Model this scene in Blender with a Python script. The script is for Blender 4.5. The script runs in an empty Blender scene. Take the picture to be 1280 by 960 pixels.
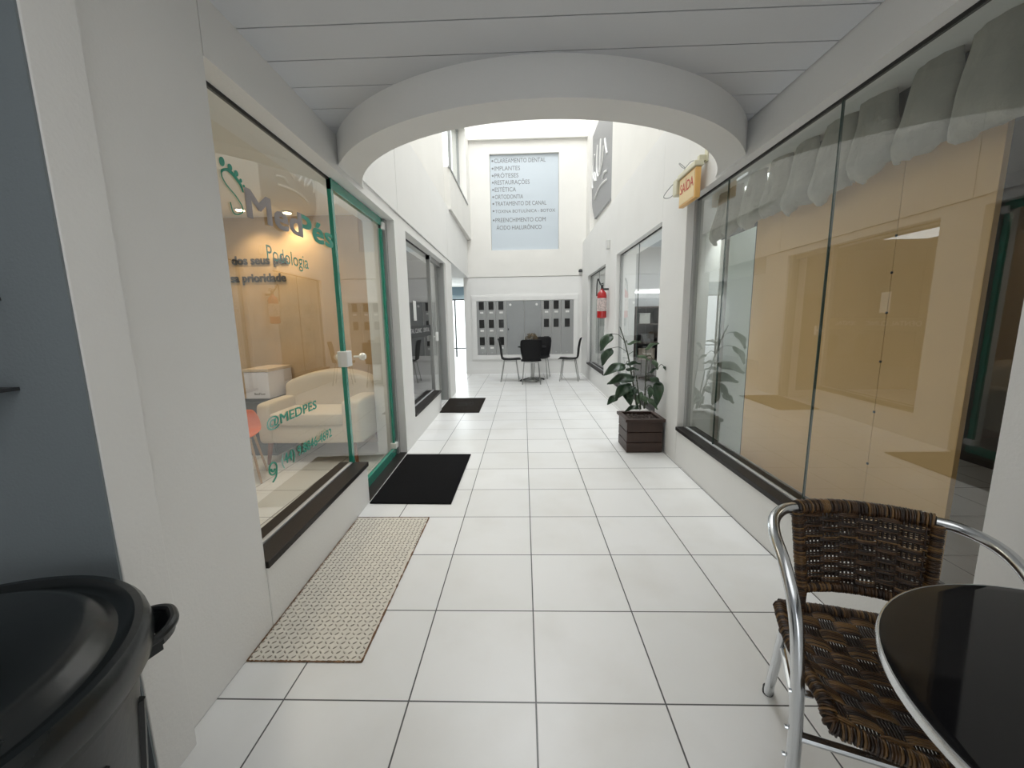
import bpy, bmesh, math, random
from mathutils import Vector, Matrix
random.seed(7)
S = bpy.context.scene
COL = S.collection

# ------------------------------------------------------------------ camera
FPX = 503.070
ROWS = [[0.999459, 0.028361, -0.01663], [-0.011983, -0.156794, -0.987559], [-0.030616, 0.987224, -0.15637]]
CAM = Vector((0.42233, -1.21950, 1.32479))
cam_d = bpy.data.cameras.new('camera'); cam = bpy.data.objects.new('camera', cam_d); COL.objects.link(cam)
r_, d_, f_ = [Vector(v) for v in ROWS]
m = Matrix.Identity(4)
for i in range(3):
    m[i][0] = r_[i]; m[i][1] = -d_[i]; m[i][2] = -f_[i]; m[i][3] = CAM[i]
cam.matrix_world = m
cam_d.sensor_width = 36; cam_d.lens = FPX/1280*36; cam_d.clip_start = .02; cam_d.clip_end = 200
S.camera = cam

def at(u, v, axis, val):
    """photo pixel -> the point where its sight line meets the plane axis=val (used to measure the place)"""
    d = r_*(u-640) + d_*(v-480) + f_*FPX
    t = (val-CAM[axis])/d[axis]
    return CAM + d*t

# ------------------------------------------------------------------ light and exposure
S.view_settings.view_transform = 'Standard'; S.view_settings.look = 'None'
S.view_settings.gamma = 1; S.view_settings.use_curve_mapping = False
S.view_settings.exposure = 0.32
w = bpy.data.worlds.new('world'); S.world = w; w.use_nodes = True
bg = w.node_tree.nodes['Background']; bg.inputs[0].default_value = (.93, .97, 1, 1); bg.inputs[1].default_value = 1.9

def area(name, loc, size, power, col=(1, 1, 1), rot=(0, 0, 0)):
    l = bpy.data.lights.new(name, 'AREA'); l.shape = 'RECTANGLE'; l.size, l.size_y = size; l.energy = power; l.color = col
    o = bpy.data.objects.new(name, l); COL.objects.link(o); o.location = loc; o.rotation_euler = rot
    return o
# daylight through the glazed roof high over the courtyard and daylight of the street behind the photographer
area('roof_daylight', (.5, 4.9, 8.6), (2.3, 6.6), 165, (.97, .985, 1))
area('street_daylight', (.3, -6.6, 1.5), (1.6, 2), 7, (.95, .98, 1), (math.radians(90), 0, 0))
# unseen area lights added for the passage, the corridor and the shop interiors
area('passage_daylight', (-2.3, 14.6, 1.5), (2.4, 2), 60, (.93, .97, 1), (math.radians(-90), 0, 0))
area('corridor_fill_light', (.6, -1.7, 2.47), (1.8, 2.0), 12, (1, .99, .96))  # added fill over the near corridor, no lamp known there
area('clinic_light', (-1.9, 1.6, 2.38), (.8, .8), 14, (1, .88, .72))
area('dark_shop_fill', (3.9, .4, 2.38), (.5, .5), 2.5, (1, .86, .68))  # weak added fill that keeps the unlit room from going black
area('partition_fill', (2.13, 2.1, 2.40), (.18, .5), 30, (.95, 1, .96))  # added fill to brighten the pale strip beside the beige board
area('shop_light', (2.9, 4.3, 2.38), (.6, 1.2), 22, (.96, .98, 1))
area('curtain_shop_light', (2.9, 7.3, 2.38), (.6, 1.2), 26, (.98, .98, 1))
area('dental_shop_light', (-2.1, 4.6, 2.38), (.6, .8), 4, (.95, .98, 1))

# ------------------------------------------------------------------ materials
def mat(name, col, rough=.6, metal=0, bump=0, bscale=40, coat=0, var=0, vscale=6, spec=.5):
    m = bpy.data.materials.new(name); m.use_nodes = True
    nt = m.node_tree; b = nt.nodes['Principled BSDF']
    b.inputs['Base Color'].default_value = (*col, 1); b.inputs['Roughness'].default_value = rough
    b.inputs['Metallic'].default_value = metal; b.inputs['Coat Weight'].default_value = coat
    b.inputs['Specular IOR Level'].default_value = spec
    tc = nt.nodes.new('ShaderNodeTexCoord')
    if bump:
        n = nt.nodes.new('ShaderNodeTexNoise'); n.inputs['Scale'].default_value = bscale; n.inputs['Detail'].default_value = 4
        nt.links.new(tc.outputs['Object'], n.inputs['Vector'])
        bp = nt.nodes.new('ShaderNodeBump'); bp.inputs['Strength'].default_value = bump; bp.inputs['Distance'].default_value = .01
        nt.links.new(n.outputs['Fac'], bp.inputs['Height']); nt.links.new(bp.outputs['Normal'], b.inputs['Normal'])
    if var:
        n = nt.nodes.new('ShaderNodeTexNoise'); n.inputs['Scale'].default_value = vscale; n.inputs['Detail'].default_value = 5
        nt.links.new(tc.outputs['Object'], n.inputs['Vector'])
        r = nt.nodes.new('ShaderNodeMapRange'); r.inputs['From Min'].default_value = .3; r.inputs['From Max'].default_value = .7
        nt.links.new(n.outputs['Fac'], r.inputs['Value'])
        mx = nt.nodes.new('ShaderNodeMix'); mx.data_type = 'RGBA'
        mx.inputs['A'].default_value = (*[c*(1-var) for c in col], 1); mx.inputs['B'].default_value = (*[min(1, c*(1+var)) for c in col], 1)
        nt.links.new(r.outputs['Result'], mx.inputs['Factor']); nt.links.new(mx.outputs['Result'], b.inputs['Base Color'])
    return m

def wood(name, col, scale=(1, 12, 12), var=.25, rough=.5):
    m = mat(name, col, rough); nt = m.node_tree; b = nt.nodes['Principled BSDF']
    tc = nt.nodes['Texture Coordinate']; mp = nt.nodes.new('ShaderNodeMapping'); mp.inputs['Scale'].default_value = scale
    n = nt.nodes.new('ShaderNodeTexNoise'); n.inputs['Scale'].default_value = 3; n.inputs['Detail'].default_value = 6; n.inputs['Distortion'].default_value = .6
    mx = nt.nodes.new('ShaderNodeMix'); mx.data_type = 'RGBA'
    mx.inputs['A'].default_value = (*[c*(1-var) for c in col], 1); mx.inputs['B'].default_value = (*[min(1, c*(1+var)) for c in col], 1)
    nt.links.new(tc.outputs['Object'], mp.inputs['Vector']); nt.links.new(mp.outputs['Vector'], n.inputs['Vector'])
    nt.links.new(n.outputs['Fac'], mx.inputs['Factor']); nt.links.new(mx.outputs['Result'], b.inputs['Base Color'])
    return m

def glass(name, tint=(.965, .982, .975), ior=1.88, rough=0.0):
    m = bpy.data.materials.new(name); m.use_nodes = True; nt = m.node_tree; nt.nodes.clear()
    out = nt.nodes.new('ShaderNodeOutputMaterial'); mix = nt.nodes.new('ShaderNodeMixShader')
    t = nt.nodes.new('ShaderNodeBsdfTransparent'); t.inputs[0].default_value = (*tint, 1)
    g = nt.nodes.new('ShaderNodeBsdfGlossy'); g.inputs['Roughness'].default_value = rough; g.inputs['Color'].default_value = (1, 1, 1, 1)
    fr = nt.nodes.new('ShaderNodeFresnel'); fr.inputs['IOR'].default_value = ior
    ge = nt.nodes.new('ShaderNodeNewGeometry'); mu = nt.nodes.new('ShaderNodeMath'); mu.operation = 'SUBTRACT'; mu.use_clamp = True
    nt.links.new(fr.outputs[0], mu.inputs[0]); nt.links.new(ge.outputs['Backfacing'], mu.inputs[1])
    nt.links.new(mu.outputs[0], mix.inputs[0]); nt.links.new(t.outputs[0], mix.inputs[1]); nt.links.new(g.outputs[0], mix.inputs[2])
    nt.links.new(mix.outputs[0], out.inputs[0])
    return m

def emis(name, col, s):
    m = mat(name, col); b = m.node_tree.nodes['Principled BSDF']
    b.inputs['Emission Color'].default_value = (*col, 1); b.inputs['Emission Strength'].default_value = s
    return m

def floor_mat():
    m = mat('floor_tile', (.74, .745, .73), .28); nt = m.node_tree; b = nt.nodes['Principled BSDF']; L = nt.links
    tc = nt.nodes['Texture Coordinate']
    sx = nt.nodes.new('ShaderNodeSeparateXYZ'); L.new(tc.outputs['Object'], sx.inputs[0])
    def M(op, a, bb=None, clamp=False):
        n = nt.nodes.new('ShaderNodeMath'); n.operation = op; n.use_clamp = clamp
        for i, q in enumerate((a, bb)):
            if q is None: continue
            if isinstance(q, (int, float)): n.inputs[i].default_value = q
            else: L.new(q, n.inputs[i])
        return n.outputs[0]
    ds = []; ids = []
    for k in (0, 1):
        u = M('DIVIDE', sx.outputs[k], .45); ids.append(M('ROUND', M('SUBTRACT', u, .5)))
        d = M('ABSOLUTE', M('SUBTRACT', u, M('ROUND', u))); ds.append(M('MULTIPLY', d, .45))
    d = M('MINIMUM', ds[0], ds[1])
    g = M('SUBTRACT', 1, M('DIVIDE', M('SUBTRACT', d, .0022), .0012), True)      # 1 in the joint
    cid = nt.nodes.new('ShaderNodeCombineXYZ'); L.new(ids[0], cid.inputs[0]); L.new(ids[1], cid.inputs[1])
    wn = nt.nodes.new('ShaderNodeTexWhiteNoise'); wn.noise_dimensions = '2D'; L.new(cid.outputs[0], wn.inputs['Vector'])
    mx = nt.nodes.new('ShaderNodeMix'); mx.data_type = 'RGBA'; mx.inputs['A'].default_value = (.79, .79, .775, 1); mx.inputs['B'].default_value = (.84, .84, .83, 1)
    L.new(wn.outputs['Value'], mx.inputs['Factor'])
    no = nt.nodes.new('ShaderNodeTexNoise'); no.inputs['Scale'].default_value = 2.2; no.inputs['Detail'].default_value = 6; L.new(tc.outputs['Object'], no.inputs['Vector'])
    mr = nt.nodes.new('ShaderNodeMapRange'); mr.inputs['From Min'].default_value = .45; mr.inputs['From Max'].default_value = .8; L.new(no.outputs['Fac'], mr.inputs['Value'])
    m2 = nt.nodes.new('ShaderNodeMix'); m2.data_type = 'RGBA'; m2.inputs['B'].default_value = (.74, .73, .70, 1)
    L.new(mr.outputs['Result'], m2.inputs['Factor']); L.new(mx.outputs['Result'], m2.inputs['A'])
    m3 = nt.nodes.new('ShaderNodeMix'); m3.data_type = 'RGBA'; m3.inputs['B'].default_value = (.07, .07, .07, 1)
    L.new(g, m3.inputs['Factor']); L.new(m2.outputs['Result'], m3.inputs['A']); L.new(m3.outputs['Result'], b.inputs['Base Color'])
    n2 = nt.nodes.new('ShaderNodeTexNoise'); n2.inputs['Scale'].default_value = 130; n2.inputs['Detail'].default_value = 2; L.new(tc.outputs['Object'], n2.inputs['Vector'])
    h = M('SUBTRACT', M('MULTIPLY', n2.outputs['Fac'], .12), g)
    bp = nt.nodes.new('ShaderNodeBump'); bp.inputs['Strength'].default_value = .35; bp.inputs['Distance'].default_value = .004
    L.new(h, bp.inputs['Height']); L.new(bp.outputs['Normal'], b.inputs['Normal'])
    return m

M_floor = floor_mat()
M_wall = mat('white_paint', (.835, .83, .81), .75, bump=.12, bscale=90, var=.015, vscale=2)
M_cream = mat('cream_paint', (.82, .805, .765), .75, bump=.1, bscale=60, var=.02, vscale=2)
M_grey = mat('blue_grey_paint', (.20, .228, .245), .7, bump=.15, bscale=120)
M_pvc = mat('ceiling_board_pvc', (.66, .675, .70), .6, bump=.05, bscale=200)
M_black = mat('gap_black', (.03, .03, .03), .8)
M_sill = mat('black_granite', (.020, .017, .016), .42, var=.4, vscale=150, spec=.2)
M_alu = mat('silver_aluminium', (.50, .51, .52), .45, .2)
M_greyframe = mat('grey_aluminium', (.36, .365, .36), .5, .15)
M_chrome = mat('polished_tube', (.72, .74, .76), .16, 1, bump=.02, bscale=30)
M_glass = glass('shop_glass')
M_glass2 = glass('green_edge_glass', (.955, .975, .965), 1.88)
M_green = mat('green_glass_edge', (.012, .26, .185), .15, coat=.5)
M_white = mat('white_plastic', (.82, .82, .80), .35)
M_blackp = mat('black_plastic', (.012, .014, .015), .38, bump=.05, bscale=60)
M_dark = mat('charcoal', (.04, .042, .045), .5)
M_blackchair = mat('black_shell', (.009, .009, .010), .55, bump=.04, bscale=80, spec=.2)
M_steel = mat('brushed_legs', (.42, .42, .41), .3, 1)

# ------------------------------------------------------------------ mesh helpers
class MB:
    def __init__(s): s.v = []; s.f = []; s.m = []; s.cur = 0
    def add(s, vs, fs):
        k = len(s.v); s.v += [tuple(v) for v in vs]; s.f += [tuple(k+i for i in f) for f in fs]; s.m += [s.cur]*len(fs)
        return s
    def hexa(s, p):   # 8 corners: bottom 4 ccw, top 4 ccw
        return s.add(p, [(3, 2, 1, 0), (4, 5, 6, 7), (0, 1, 5, 4), (1, 2, 6, 5), (2, 3, 7, 6), (3, 0, 4, 7)])
    def box(s, x0, x1, y0, y1, z0, z1):
        x0, x1 = sorted((x0, x1)); y0, y1 = sorted((y0, y1)); z0, z1 = sorted((z0, z1))
        return s.hexa([(x0, y0, z0), (x1, y0, z0), (x1, y1, z0), (x0, y1, z0), (x0, y0, z1), (x1, y0, z1), (x1, y1, z1), (x0, y1, z1)])
    def tube(s, pts, r, n=8, closed=False, cap=True):
        pts = [Vector(p) for p in pts]; N = len(pts); k = len(s.v)
        rr = r if isinstance(r, (list, tuple)) else [r]*N
        up = None
        for i, p in enumerate(pts):
            a = pts[(i-1) % N] if (closed or i > 0) else p; b = pts[(i+1) % N] if (closed or i < N-1) else p
            t = (b-a).normalized()
            if up is None: up = Vector((0, 0, 1)) if abs(t.z) < .9 else Vector((0, 1, 0))
            x = t.cross(up)
            if x.length < 1e-5: x = t.cross(Vector((1, 0, 0)))
            x.normalize(); up = x.cross(t).normalized()
            for j in range(n):
                a_ = 2*math.pi*j/n
                s.v.append(tuple(p + x*math.cos(a_)*rr[i] + up*math.sin(a_)*rr[i]))
        R_ = N if closed else N-1
        for i in range(R_):
            for j in range(n):
                a0 = k+i*n+j; a1 = k+i*n+(j+1) % n; b0 = k+((i+1) % N)*n+j; b1 = k+((i+1) % N)*n+(j+1) % n
                s.f.append((a0, b0, b1, a1)); s.m.append(s.cur)
        if cap and not closed:
            s.f.append(tuple(k+j for j in range(n))); s.m.append(s.cur)
            s.f.append(tuple(k+(N-1)*n+j for j in reversed(range(n)))); s.m.append(s.cur)
        return s
    def lathe(s, prof, n=32, c=(0, 0, 0), axis='z', caps=True):
        k = len(s.v)
        for (r, z) in prof:
            for j in range(n):
                a = 2*math.pi*j/n; x, y = r*math.cos(a), r*math.sin(a)
                p = {'z': (x, y, z), 'x': (z, x, y), 'y': (x, z, y)}[axis]
                s.v.append((c[0]+p[0], c[1]+p[1], c[2]+p[2]))
        for i in range(len(prof)-1):
            for j in range(n):
                s.f.append((k+i*n+j, k+i*n+(j+1) % n, k+(i+1)*n+(j+1) % n, k+(i+1)*n+j)); s.m.append(s.cur)
        if not caps: return s
        s.f.append(tuple(k+j for j in reversed(range(n)))); s.m.append(s.cur)
        s.f.append(tuple(k+(len(prof)-1)*n+j for j in range(n))); s.m.append(s.cur)
        return s
    def build(s, name, mats, parent=None, smooth=False, bevel=0, fix=True, loc=None):
        me = bpy.data.meshes.new(name); me.from_pydata(s.v, [], s.f); me.update()
        if not isinstance(mats, (list, tuple)): mats = [mats]
        for q in mats: me.materials.append(q)
        for p, mi in zip(me.polygons, s.m): p.material_index = mi
        if fix:
            bm = bmesh.new(); bm.from_mesh(me); bmesh.ops.recalc_face_normals(bm, faces=bm.faces); bm.to_mesh(me); bm.free()
        if smooth:
            for p in me.polygons: p.use_smooth = True
        o = bpy.data.objects.new(name, me); COL.objects.link(o)
        if parent is not None: o.parent = parent
        if loc is not None: o.location = loc
        if bevel:
            b = o.modifiers.new('bevel', 'BEVEL'); b.width = bevel; b.segments = 2; b.limit_method = 'ANGLE'
        if smooth == 'auto':
            for p in me.polygons: p.use_smooth = True
            me.set_sharp_from_angle(angle=math.radians(35))
        return o

def thing(name, label, cat, loc=(0, 0, 0), rz=0, group=None):
    o = bpy.data.objects.new(name, None); COL.objects.link(o); o.empty_display_size = .1
    o.location = loc; o.rotation_euler = (0, 0, rz); o['label'] = label; o['category'] = cat
    if group: o['group'] = group
    return o
def tag(o, label, cat, group=None):
    o['label'] = label; o['category'] = cat
    if group: o['group'] = group
    return o
def struct(o, label=None, cat=None):
    o['kind'] = 'structure'
    if label: o['label'] = label
    if cat: o['category'] = cat
    return o
def smooth_path(P, n=6):
    P = [Vector(p) for p in P]; out = []
    for i in range(len(P)-1):
        p0 = P[max(i-1, 0)]; p1 = P[i]; p2 = P[i+1]; p3 = P[min(i+2, len(P)-1)]
        for k in range(n):
            t = k/n
            out.append(.5*((2*p1)+(-p0+p2)*t+(2*p0-5*p1+4*p2-p3)*t*t+(-p0+3*p1-3*p2+p3)*t**3))
    out.append(P[-1]); return out
FACE = {'+x': Matrix(((0, 0, 1), (1, 0, 0), (0, 1, 0))),      # read while looking towards -x
        '-x': Matrix(((0, 0, -1), (-1, 0, 0), (0, 1, 0))),
        '-y': Matrix(((1, 0, 0), (0, 0, -1), (0, 1, 0)))}
def text(s, name, face, p, m_, width=None, height=None, parent=None, bold=0, ext=.0015, align='LEFT', z_is='base'):
    c = bpy.data.curves.new(name, 'FONT'); c.body = s; c.size = 1; c.extrude = 0; c.align_x = 'LEFT'
    c.resolution_u = 3
    tmp = bpy.data.objects.new(name, c); COL.objects.link(tmp)
    bpy.context.view_layer.update()
    me = bpy.data.meshes.new_from_object(tmp.evaluated_get(bpy.context.evaluated_depsgraph_get()))
    bpy.data.objects.remove(tmp); bpy.data.curves.remove(c)
    xs = [v.co.x for v in me.vertices]; ys = [v.co.y for v in me.vertices]
    sx = width/(max(xs)-min(xs)) if width else None; sy = height/.70 if height else None
    sx = sx or sy; sy = sy or sx; x0 = min(xs)
    if bold:       # heavier strokes: the same outline laid four times, slightly shifted
        V = [v.co.copy() for v in me.vertices]; F = [tuple(p.vertices) for p in me.polygons]; vs = []; fs = []
        for i, (dx, dy) in enumerate(((-1, -1), (1, -1), (-1, 1), (1, 1), (0, 0))):
            k = len(vs); vs += [(v.x+dx*bold, v.y+dy*bold*.8, i*(.0003/ext)) for v in V]; fs += [tuple(k+q for q in f) for f in F]
        me.clear_geometry(); me.from_pydata(vs, [], fs); me.update()
    bm = bmesh.new(); bm.from_mesh(me)
    if ext > .002:
        r = bmesh.ops.extrude_face_region(bm, geom=bm.faces[:])
        for v in [g for g in r['geom'] if isinstance(g, bmesh.types.BMVert)]: v.co.z += 1
    R_ = FACE[face]
    for v in bm.verts:
        q = Vector(((v.co.x-x0)*sx, v.co.y*sy, v.co.z*ext)); v.co = R_ @ q + Vector(p)
    if ext > .002: bmesh.ops.recalc_face_normals(bm, faces=bm.faces)
    bm.to_mesh(me); bm.free(); me.materials.clear(); me.materials.append(m_)
    o = bpy.data.objects.new(name, me); COL.objects.link(o)
    if parent is not None: o.parent = parent
    return o

# ------------------------------------------------------------------ plan of the place
CEIL = 2.49; SOF = 2.31; TOP = 8.6; BY = 8.83
def Lx(y): return -.69-.035*y if y < 2.75 else -.78625-.022*(y-2.75)
def Rx(y): return 1.795+.006*y
def lb(mb, y0, y1, d0, d1, z0, z1):       # a block of the left side: depth d measured behind the wall face
    ys = [y0] + ([2.75] if y0 < 2.75 < y1 else []) + [y1]
    for a, b in zip(ys, ys[1:]):
        xa0, xa1, xb0, xb1 = Lx(a)-d1, Lx(a)-d0, Lx(b)-d1, Lx(b)-d0
        mb.hexa([(xa0, a, z0), (xa1, a, z0), (xb1, b, z0), (xb0, b, z0), (xa0, a, z1), (xa1, a, z1), (xb1, b, z1), (xb0, b, z1)])
    return mb
def rb(mb, y0, y1, d0, d1, z0, z1):
    xa0, xa1, xb0, xb1 = Rx(y0)+d0, Rx(y0)+d1, Rx(y1)+d0, Rx(y1)+d1
    return mb.hexa([(xa0, y0, z0), (xa1, y0, z0), (xb1, y1, z0), (xb0, y1, z0), (xa0, y0, z1), (xa1, y0, z1), (xb1, y1, z1), (xb0, y1, z1)])

# floor
struct(MB().box(-6, 5.5, -8, 17, -.06, 0).build('floor', M_floor))
# arched beam: round opening of the courtyard roof
ACX, ACY, AR = .53, 2.26, 1.487
def arc_out(x): return ACY - math.sqrt(max(AR*AR-(x-ACX)**2, 0))
def arc_in(x):
    q = 1-((x-ACX)/1.33)**2
    return ACY - 1.29*math.sqrt(max(q, 0)) if q > 0 else ACY+.35
b = MB(); n = 96; x0, x1 = -.80, 1.84
for i in range(n):
    a = x0+(x1-x0)*i/n; c = x0+(x1-x0)*(i+1)/n
    ya, yc, ia, ic = arc_out(a), arc_out(c), arc_in(a), arc_in(c)
    b.add([(a, ya, SOF), (c, yc, SOF), (c, yc, 3.3), (a, ya, 3.3), (a, ia, SOF), (c, ic, SOF), (c, ic, 3.3), (a, ia, 3.3)],
          [(0, 1, 2, 3), (4, 7, 6, 5), (0, 4, 5, 1), (3, 2, 6, 7)])
bm_ = b.build('trim_1', M_wall, fix=False, smooth='auto'); struct(bm_)
# wall above the beam at the near end of the courtyard
b = MB()
for i in range(48):
    a = x0+(x1-x0)*i/48; c = x0+(x1-x0)*(i+1)/48
    b.hexa([(a, arc_out(a)-.02, 3.25), (c, arc_out(c)-.02, 3.25), (c, arc_in(c), 3.25), (a, arc_in(a), 3.25), (a, arc_out(a)-.02, TOP), (c, arc_out(c)-.02, TOP), (c, arc_in(c), TOP), (a, arc_in(a), TOP)])
struct(b.build('wall_front', M_cream, smooth='auto'))
# ceiling boards with dark joints
b = MB(); y = .143-.207*32
while y < 1.6:
    y1 = y+.2005; n = 60; xa, xb = -3.4, Rx(0)
    for i in range(n):
        if y > -.28-.3: X0, X1 = -.83, xb
        else: X0, X1 = xa, xb
        a = X0+(X1-X0)*i/n; c = X0+(X1-X0)*(i+1)/n
        ta = min(y1, arc_out(min(max(a, -.85), 1.85))+.05); tc_ = min(y1, arc_out(min(max(c, -.85), 1.85))+.05)
        if ta <= y or tc_ <= y: continue
        b.hexa([(a, y, CEIL), (c, y, CEIL), (c, tc_, CEIL), (a, ta, CEIL), (a, y, CEIL+.02), (c, y, CEIL+.02), (c, tc_, CEIL+.02), (a, ta, CEIL+.02)])
    y += .207
struct(b.build('ceiling', M_pvc))
struct(MB().box(-3.4, 1.9, -6.6, .8, CEIL+.02, CEIL+.1).box(-.9, -.2, .8, 1.6, CEIL+.02, CEIL+.06).box(1.3, 1.9, .8, 1.6, CEIL+.02, CEIL+.06).build('ceiling', M_black))

# ---- left side
struct(lb(lb(MB(), -.155, .345, 0, .3, 0, CEIL+.1), -.155, .345, 0, .3, CEIL, 3.3).build('wall_left', M_wall, bevel=.008))
struct(lb(MB(), -.285, -.155, -.045, .3, 0, CEIL+.05).build('wall_left', M_wall, bevel=.003))
struct(lb(MB(), .345, 1.594, 0, .22, 0, .283).build('wall_left', M_wall, bevel=.006))
struct(lb(MB(), .345, 2.72, 0, .3, 2.272, 3.3).build('wall_left', M_wall))
struct(lb(MB(), 2.72, 3.12, 0, .3, 0, 2.262).build('wall_left', M_wall))
struct(lb(MB(), 3.12, 4.68, 0, .2, 0, .283).build('wall_left', M_wall))
struct(lb(MB(), 5.58, 6.2, 0, .3, 0, 2.262).build('wall_left', M_wall))
struct(lb(MB(), 2.72, 6.2, .0, .3, 2.262, 2.35).build('wall_left', M_wall))
b = MB()
for (a, c) in ((1.9, 2.826), (2.834, 5.796), (5.804, 8.83)): lb(b, a, c, -.012, .3, 2.36, 3.24)
struct(b.build('wall_left', M_wall))
b = MB(); LU = -.81
b.box(LU-.3, LU-.10, 1.5, 6.1, 3.2, TOP).box(LU-.3, LU, 8.3, BY, 3.24, TOP).box(LU-.3, LU, 6.1, 8.3, 3.24, 3.93).box(LU-.3, LU, 6.1, 8.3, 5.45, TOP)
struct(b.build('wall_left', M_cream))
b = MB(); b.box(LU-.02, LU+.015, 6.06, 8.33, 3.9, 3.93)
struct(b.build('trim_2', M_greyframe))
# upper left window
wn = thing('window_1', 'tall upper window with grey frame high on left courtyard wall', 'window'); wn['kind'] = 'structure'
b = MB()
for yy in (6.1, 7.2, 8.26): b.box(LU-.2, LU-.15, yy, yy+.04, 3.93, 5.45)
b.box(LU-.2, LU-.15, 6.1, 8.3, 3.93, 3.97).box(LU-.2, LU-.15, 6.1, 8.3, 5.41, 5.45)
b.build('window_frame', M_greyframe, wn)
MB().box(LU-.18, LU-.172, 6.12, 8.28, 3.95, 5.43).build('glass_pane', M_glass, wn)
struct(MB().box(LU-.9, LU-.85, 5.5, 8.6, 3.6, 5.7).build('wall_left', M_cream))

# grey wall facing the camera and the bay around the photographer
struct(MB().box(-3.4, -1.0, -.29, -.2, 0, CEIL).box(-1.0, -.638, -.291, -.2855, 0, CEIL).build('wall_grey', M_grey))
struct(MB().box(-3.5, -3.4, -6.6, -.2, 0, CEIL+.1).build('wall_left', M_wall))
struct(MB().box(Rx(0), Rx(0)+.25, -6.6, -.053, 0, 3.3).build('wall_right', M_wall))
struct(MB().box(-3.5, -.7, -6.7, -6.6, 0, 2.6).box(1.1, 2.0, -6.7, -6.6, 0, 2.6).build('wall_rear', M_wall))  # unseen end walls, drawn in to cut the daylight from behind

# ---- right side
struct(rb(MB(), -.053, 2.395, 0, .22, 0, .31).build('wall_right', M_wall, bevel=.006))
struct(rb(MB(), -.053, 2.395, 0, .3, 2.29, 3.3).build('wall_right', M_wall))
struct(rb(MB(), 2.395, 3.03, 0, .3, 0, 3.12).build('wall_right', M_wall, bevel=.004))
struct(rb(MB(), 3.03, 5.09, 0, .25, 0, .31).build('wall_right', M_wall))
struct(rb(MB(), 5.09, 5.92, 0, .3, 0, 3.12).build('wall_right', M_wall, bevel=.004))
struct(rb(MB(), 5.92, 7.9, 0, .25, 0, .33).build('wall_right', M_wall))
struct(rb(MB(), 7.9, BY, 0, .3, 0, 3.12).build('wall_right', M_wall))
struct(rb(rb(MB(), 3.03, 5.09, 0, .3, 2.27, 3.12), 5.92, 7.9, 0, .3, 2.25, 3.12).build('wall_right', M_wall))
b = MB(); b.box(1.91, 2.3, 1.2, 5.95, 3.05, TOP)
b.box(2.02, 2.3, 5.95, BY+.1, 3.05, TOP).box(1.93, 2.02, 8.3, BY+.1, 3.05, TOP).box(1.87, 1.91, 3.0, 3.25, 3.12, TOP)
struct(b.build('wall_right', M_cream))
struct(MB().box(1.86, 2.0, 5.95, 8.3, 3.05, 3.075).build('trim_3', M_greyframe))

# ---- back wall with recessed panel
XL, XR = -1.03, 1.96
sx0, sx1, sz0, sz1 = -.327, 1.285, 2.99, 5.14
struct(MB().box(XL, XR, BY, BY+.3, 0, 2.362).build('wall_back', M_wall))
b = MB().box(XL, sx0, BY-.012, BY+.3, 2.37, 5.42).box(sx1, XR+.1, BY-.012, BY+.3, 2.37, 5.42).box(sx0, sx1, BY-.012, BY+.3, 2.37, sz0).box(sx0, sx1, BY-.012, BY+.3, sz1, 5.42)
b.box(sx0, sx1, BY+.08, BY+.3, sz0, sz1)
struct(b.build('wall_back', M_cream))
struct(MB().box(-.98, XR+.1, BY-.10, BY+.05, 5.42, 5.52).build('trim_4', M_cream))
struct(MB().box(-1.2, 2.3, BY+.1, BY+.3, 5.4, TOP).build('wall_back', M_cream))
struct(MB().box(XL+.002, XR, BY-.012, BY, 0, .13).build('baseboard_back', M_wall))

# ---- passage to the street at the far left
struct(MB().box(XL, XL+.1, BY+.3, 14, 0, 2.7).build('wall_passage', M_wall))
struct(MB().box(-3.7, -3.6, 6.3, 14, 0, 2.7).build('wall_passage', M_wall))
struct(MB().box(-3.7, Lx(6.2)-.3, 6.2, 6.3, 0, 2.7).build('wall_passage', M_wall))
struct(MB().box(-3.7, Lx(8)-.28, 6.2, 14, 2.55, 2.65).box(-1.3, -.9, BY+.3, 14, 2.55, 2.65).build('ceiling', M_wall))
wn = thing('window_2', 'street entrance glazing with black frame at end of side passage', 'window'); wn['kind'] = 'structure'
b = MB()
for x in (-3.55, -2.9, -2.12, -1.35): b.box(x, x+.045, 13.8, 13.86, 0, 2.1)
b.box(-3.6, -1.03, 13.8, 13.86, .30, .335).box(-3.6, -1.03, 13.8, 13.86, 2.08, 2.12)
b.build('window_frame', M_dark, wn)
MB().box(-3.6, -1.03, 13.825, 13.833, 0, 2.08).build('glass_pane', M_glass, wn)
MB().box(-3.6, -1.03, 13.8, 13.9, 2.12, 2.26).build('transom', mat('pale_blue_band', (.55, .66, .72), .5), wn)
MB().box(-3.6, -1.03, 13.7, 13.9, 2.26, 2.6).build('fascia_panel', mat('slate_blue_band', (.22, .30, .36), .5), wn)

# ---- shop rooms behind the glass
M_room = mat('room_paint', (.80, .78, .72), .8)
M_tan = mat('tan_feature_wall', (.52, .37, .21), .7, var=.12, vscale=3)
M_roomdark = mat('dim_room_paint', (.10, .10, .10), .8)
b = MB(); b.box(-4.3, -4.25, -.2, 3.15, 0, 2.6).box(-4.3, -.99, -.2, -.15, 0, 2.6).box(-4.3, Lx(2)-.3, -.2, 3.2, 2.43, 2.5)
b.box(Lx(2)-.3, Lx(2)-.1, .35, 2.72, 2.43, 2.5)
struct(b.build('wall_clinic', M_room))
struct(MB().box(-4.3, Lx(3)-.1, 3.12, 3.2, 0, 2.43).build('wall_clinic', M_tan))
b = MB(); b.box(-3.5, -3.45, 3.2, 6.2, 0, 2.5).box(-3.5, -1.05, 3.2, 6.2, 2.4, 2.45).box(-3.5, -.95, 6.1, 6.2, 0, 2.5)
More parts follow.
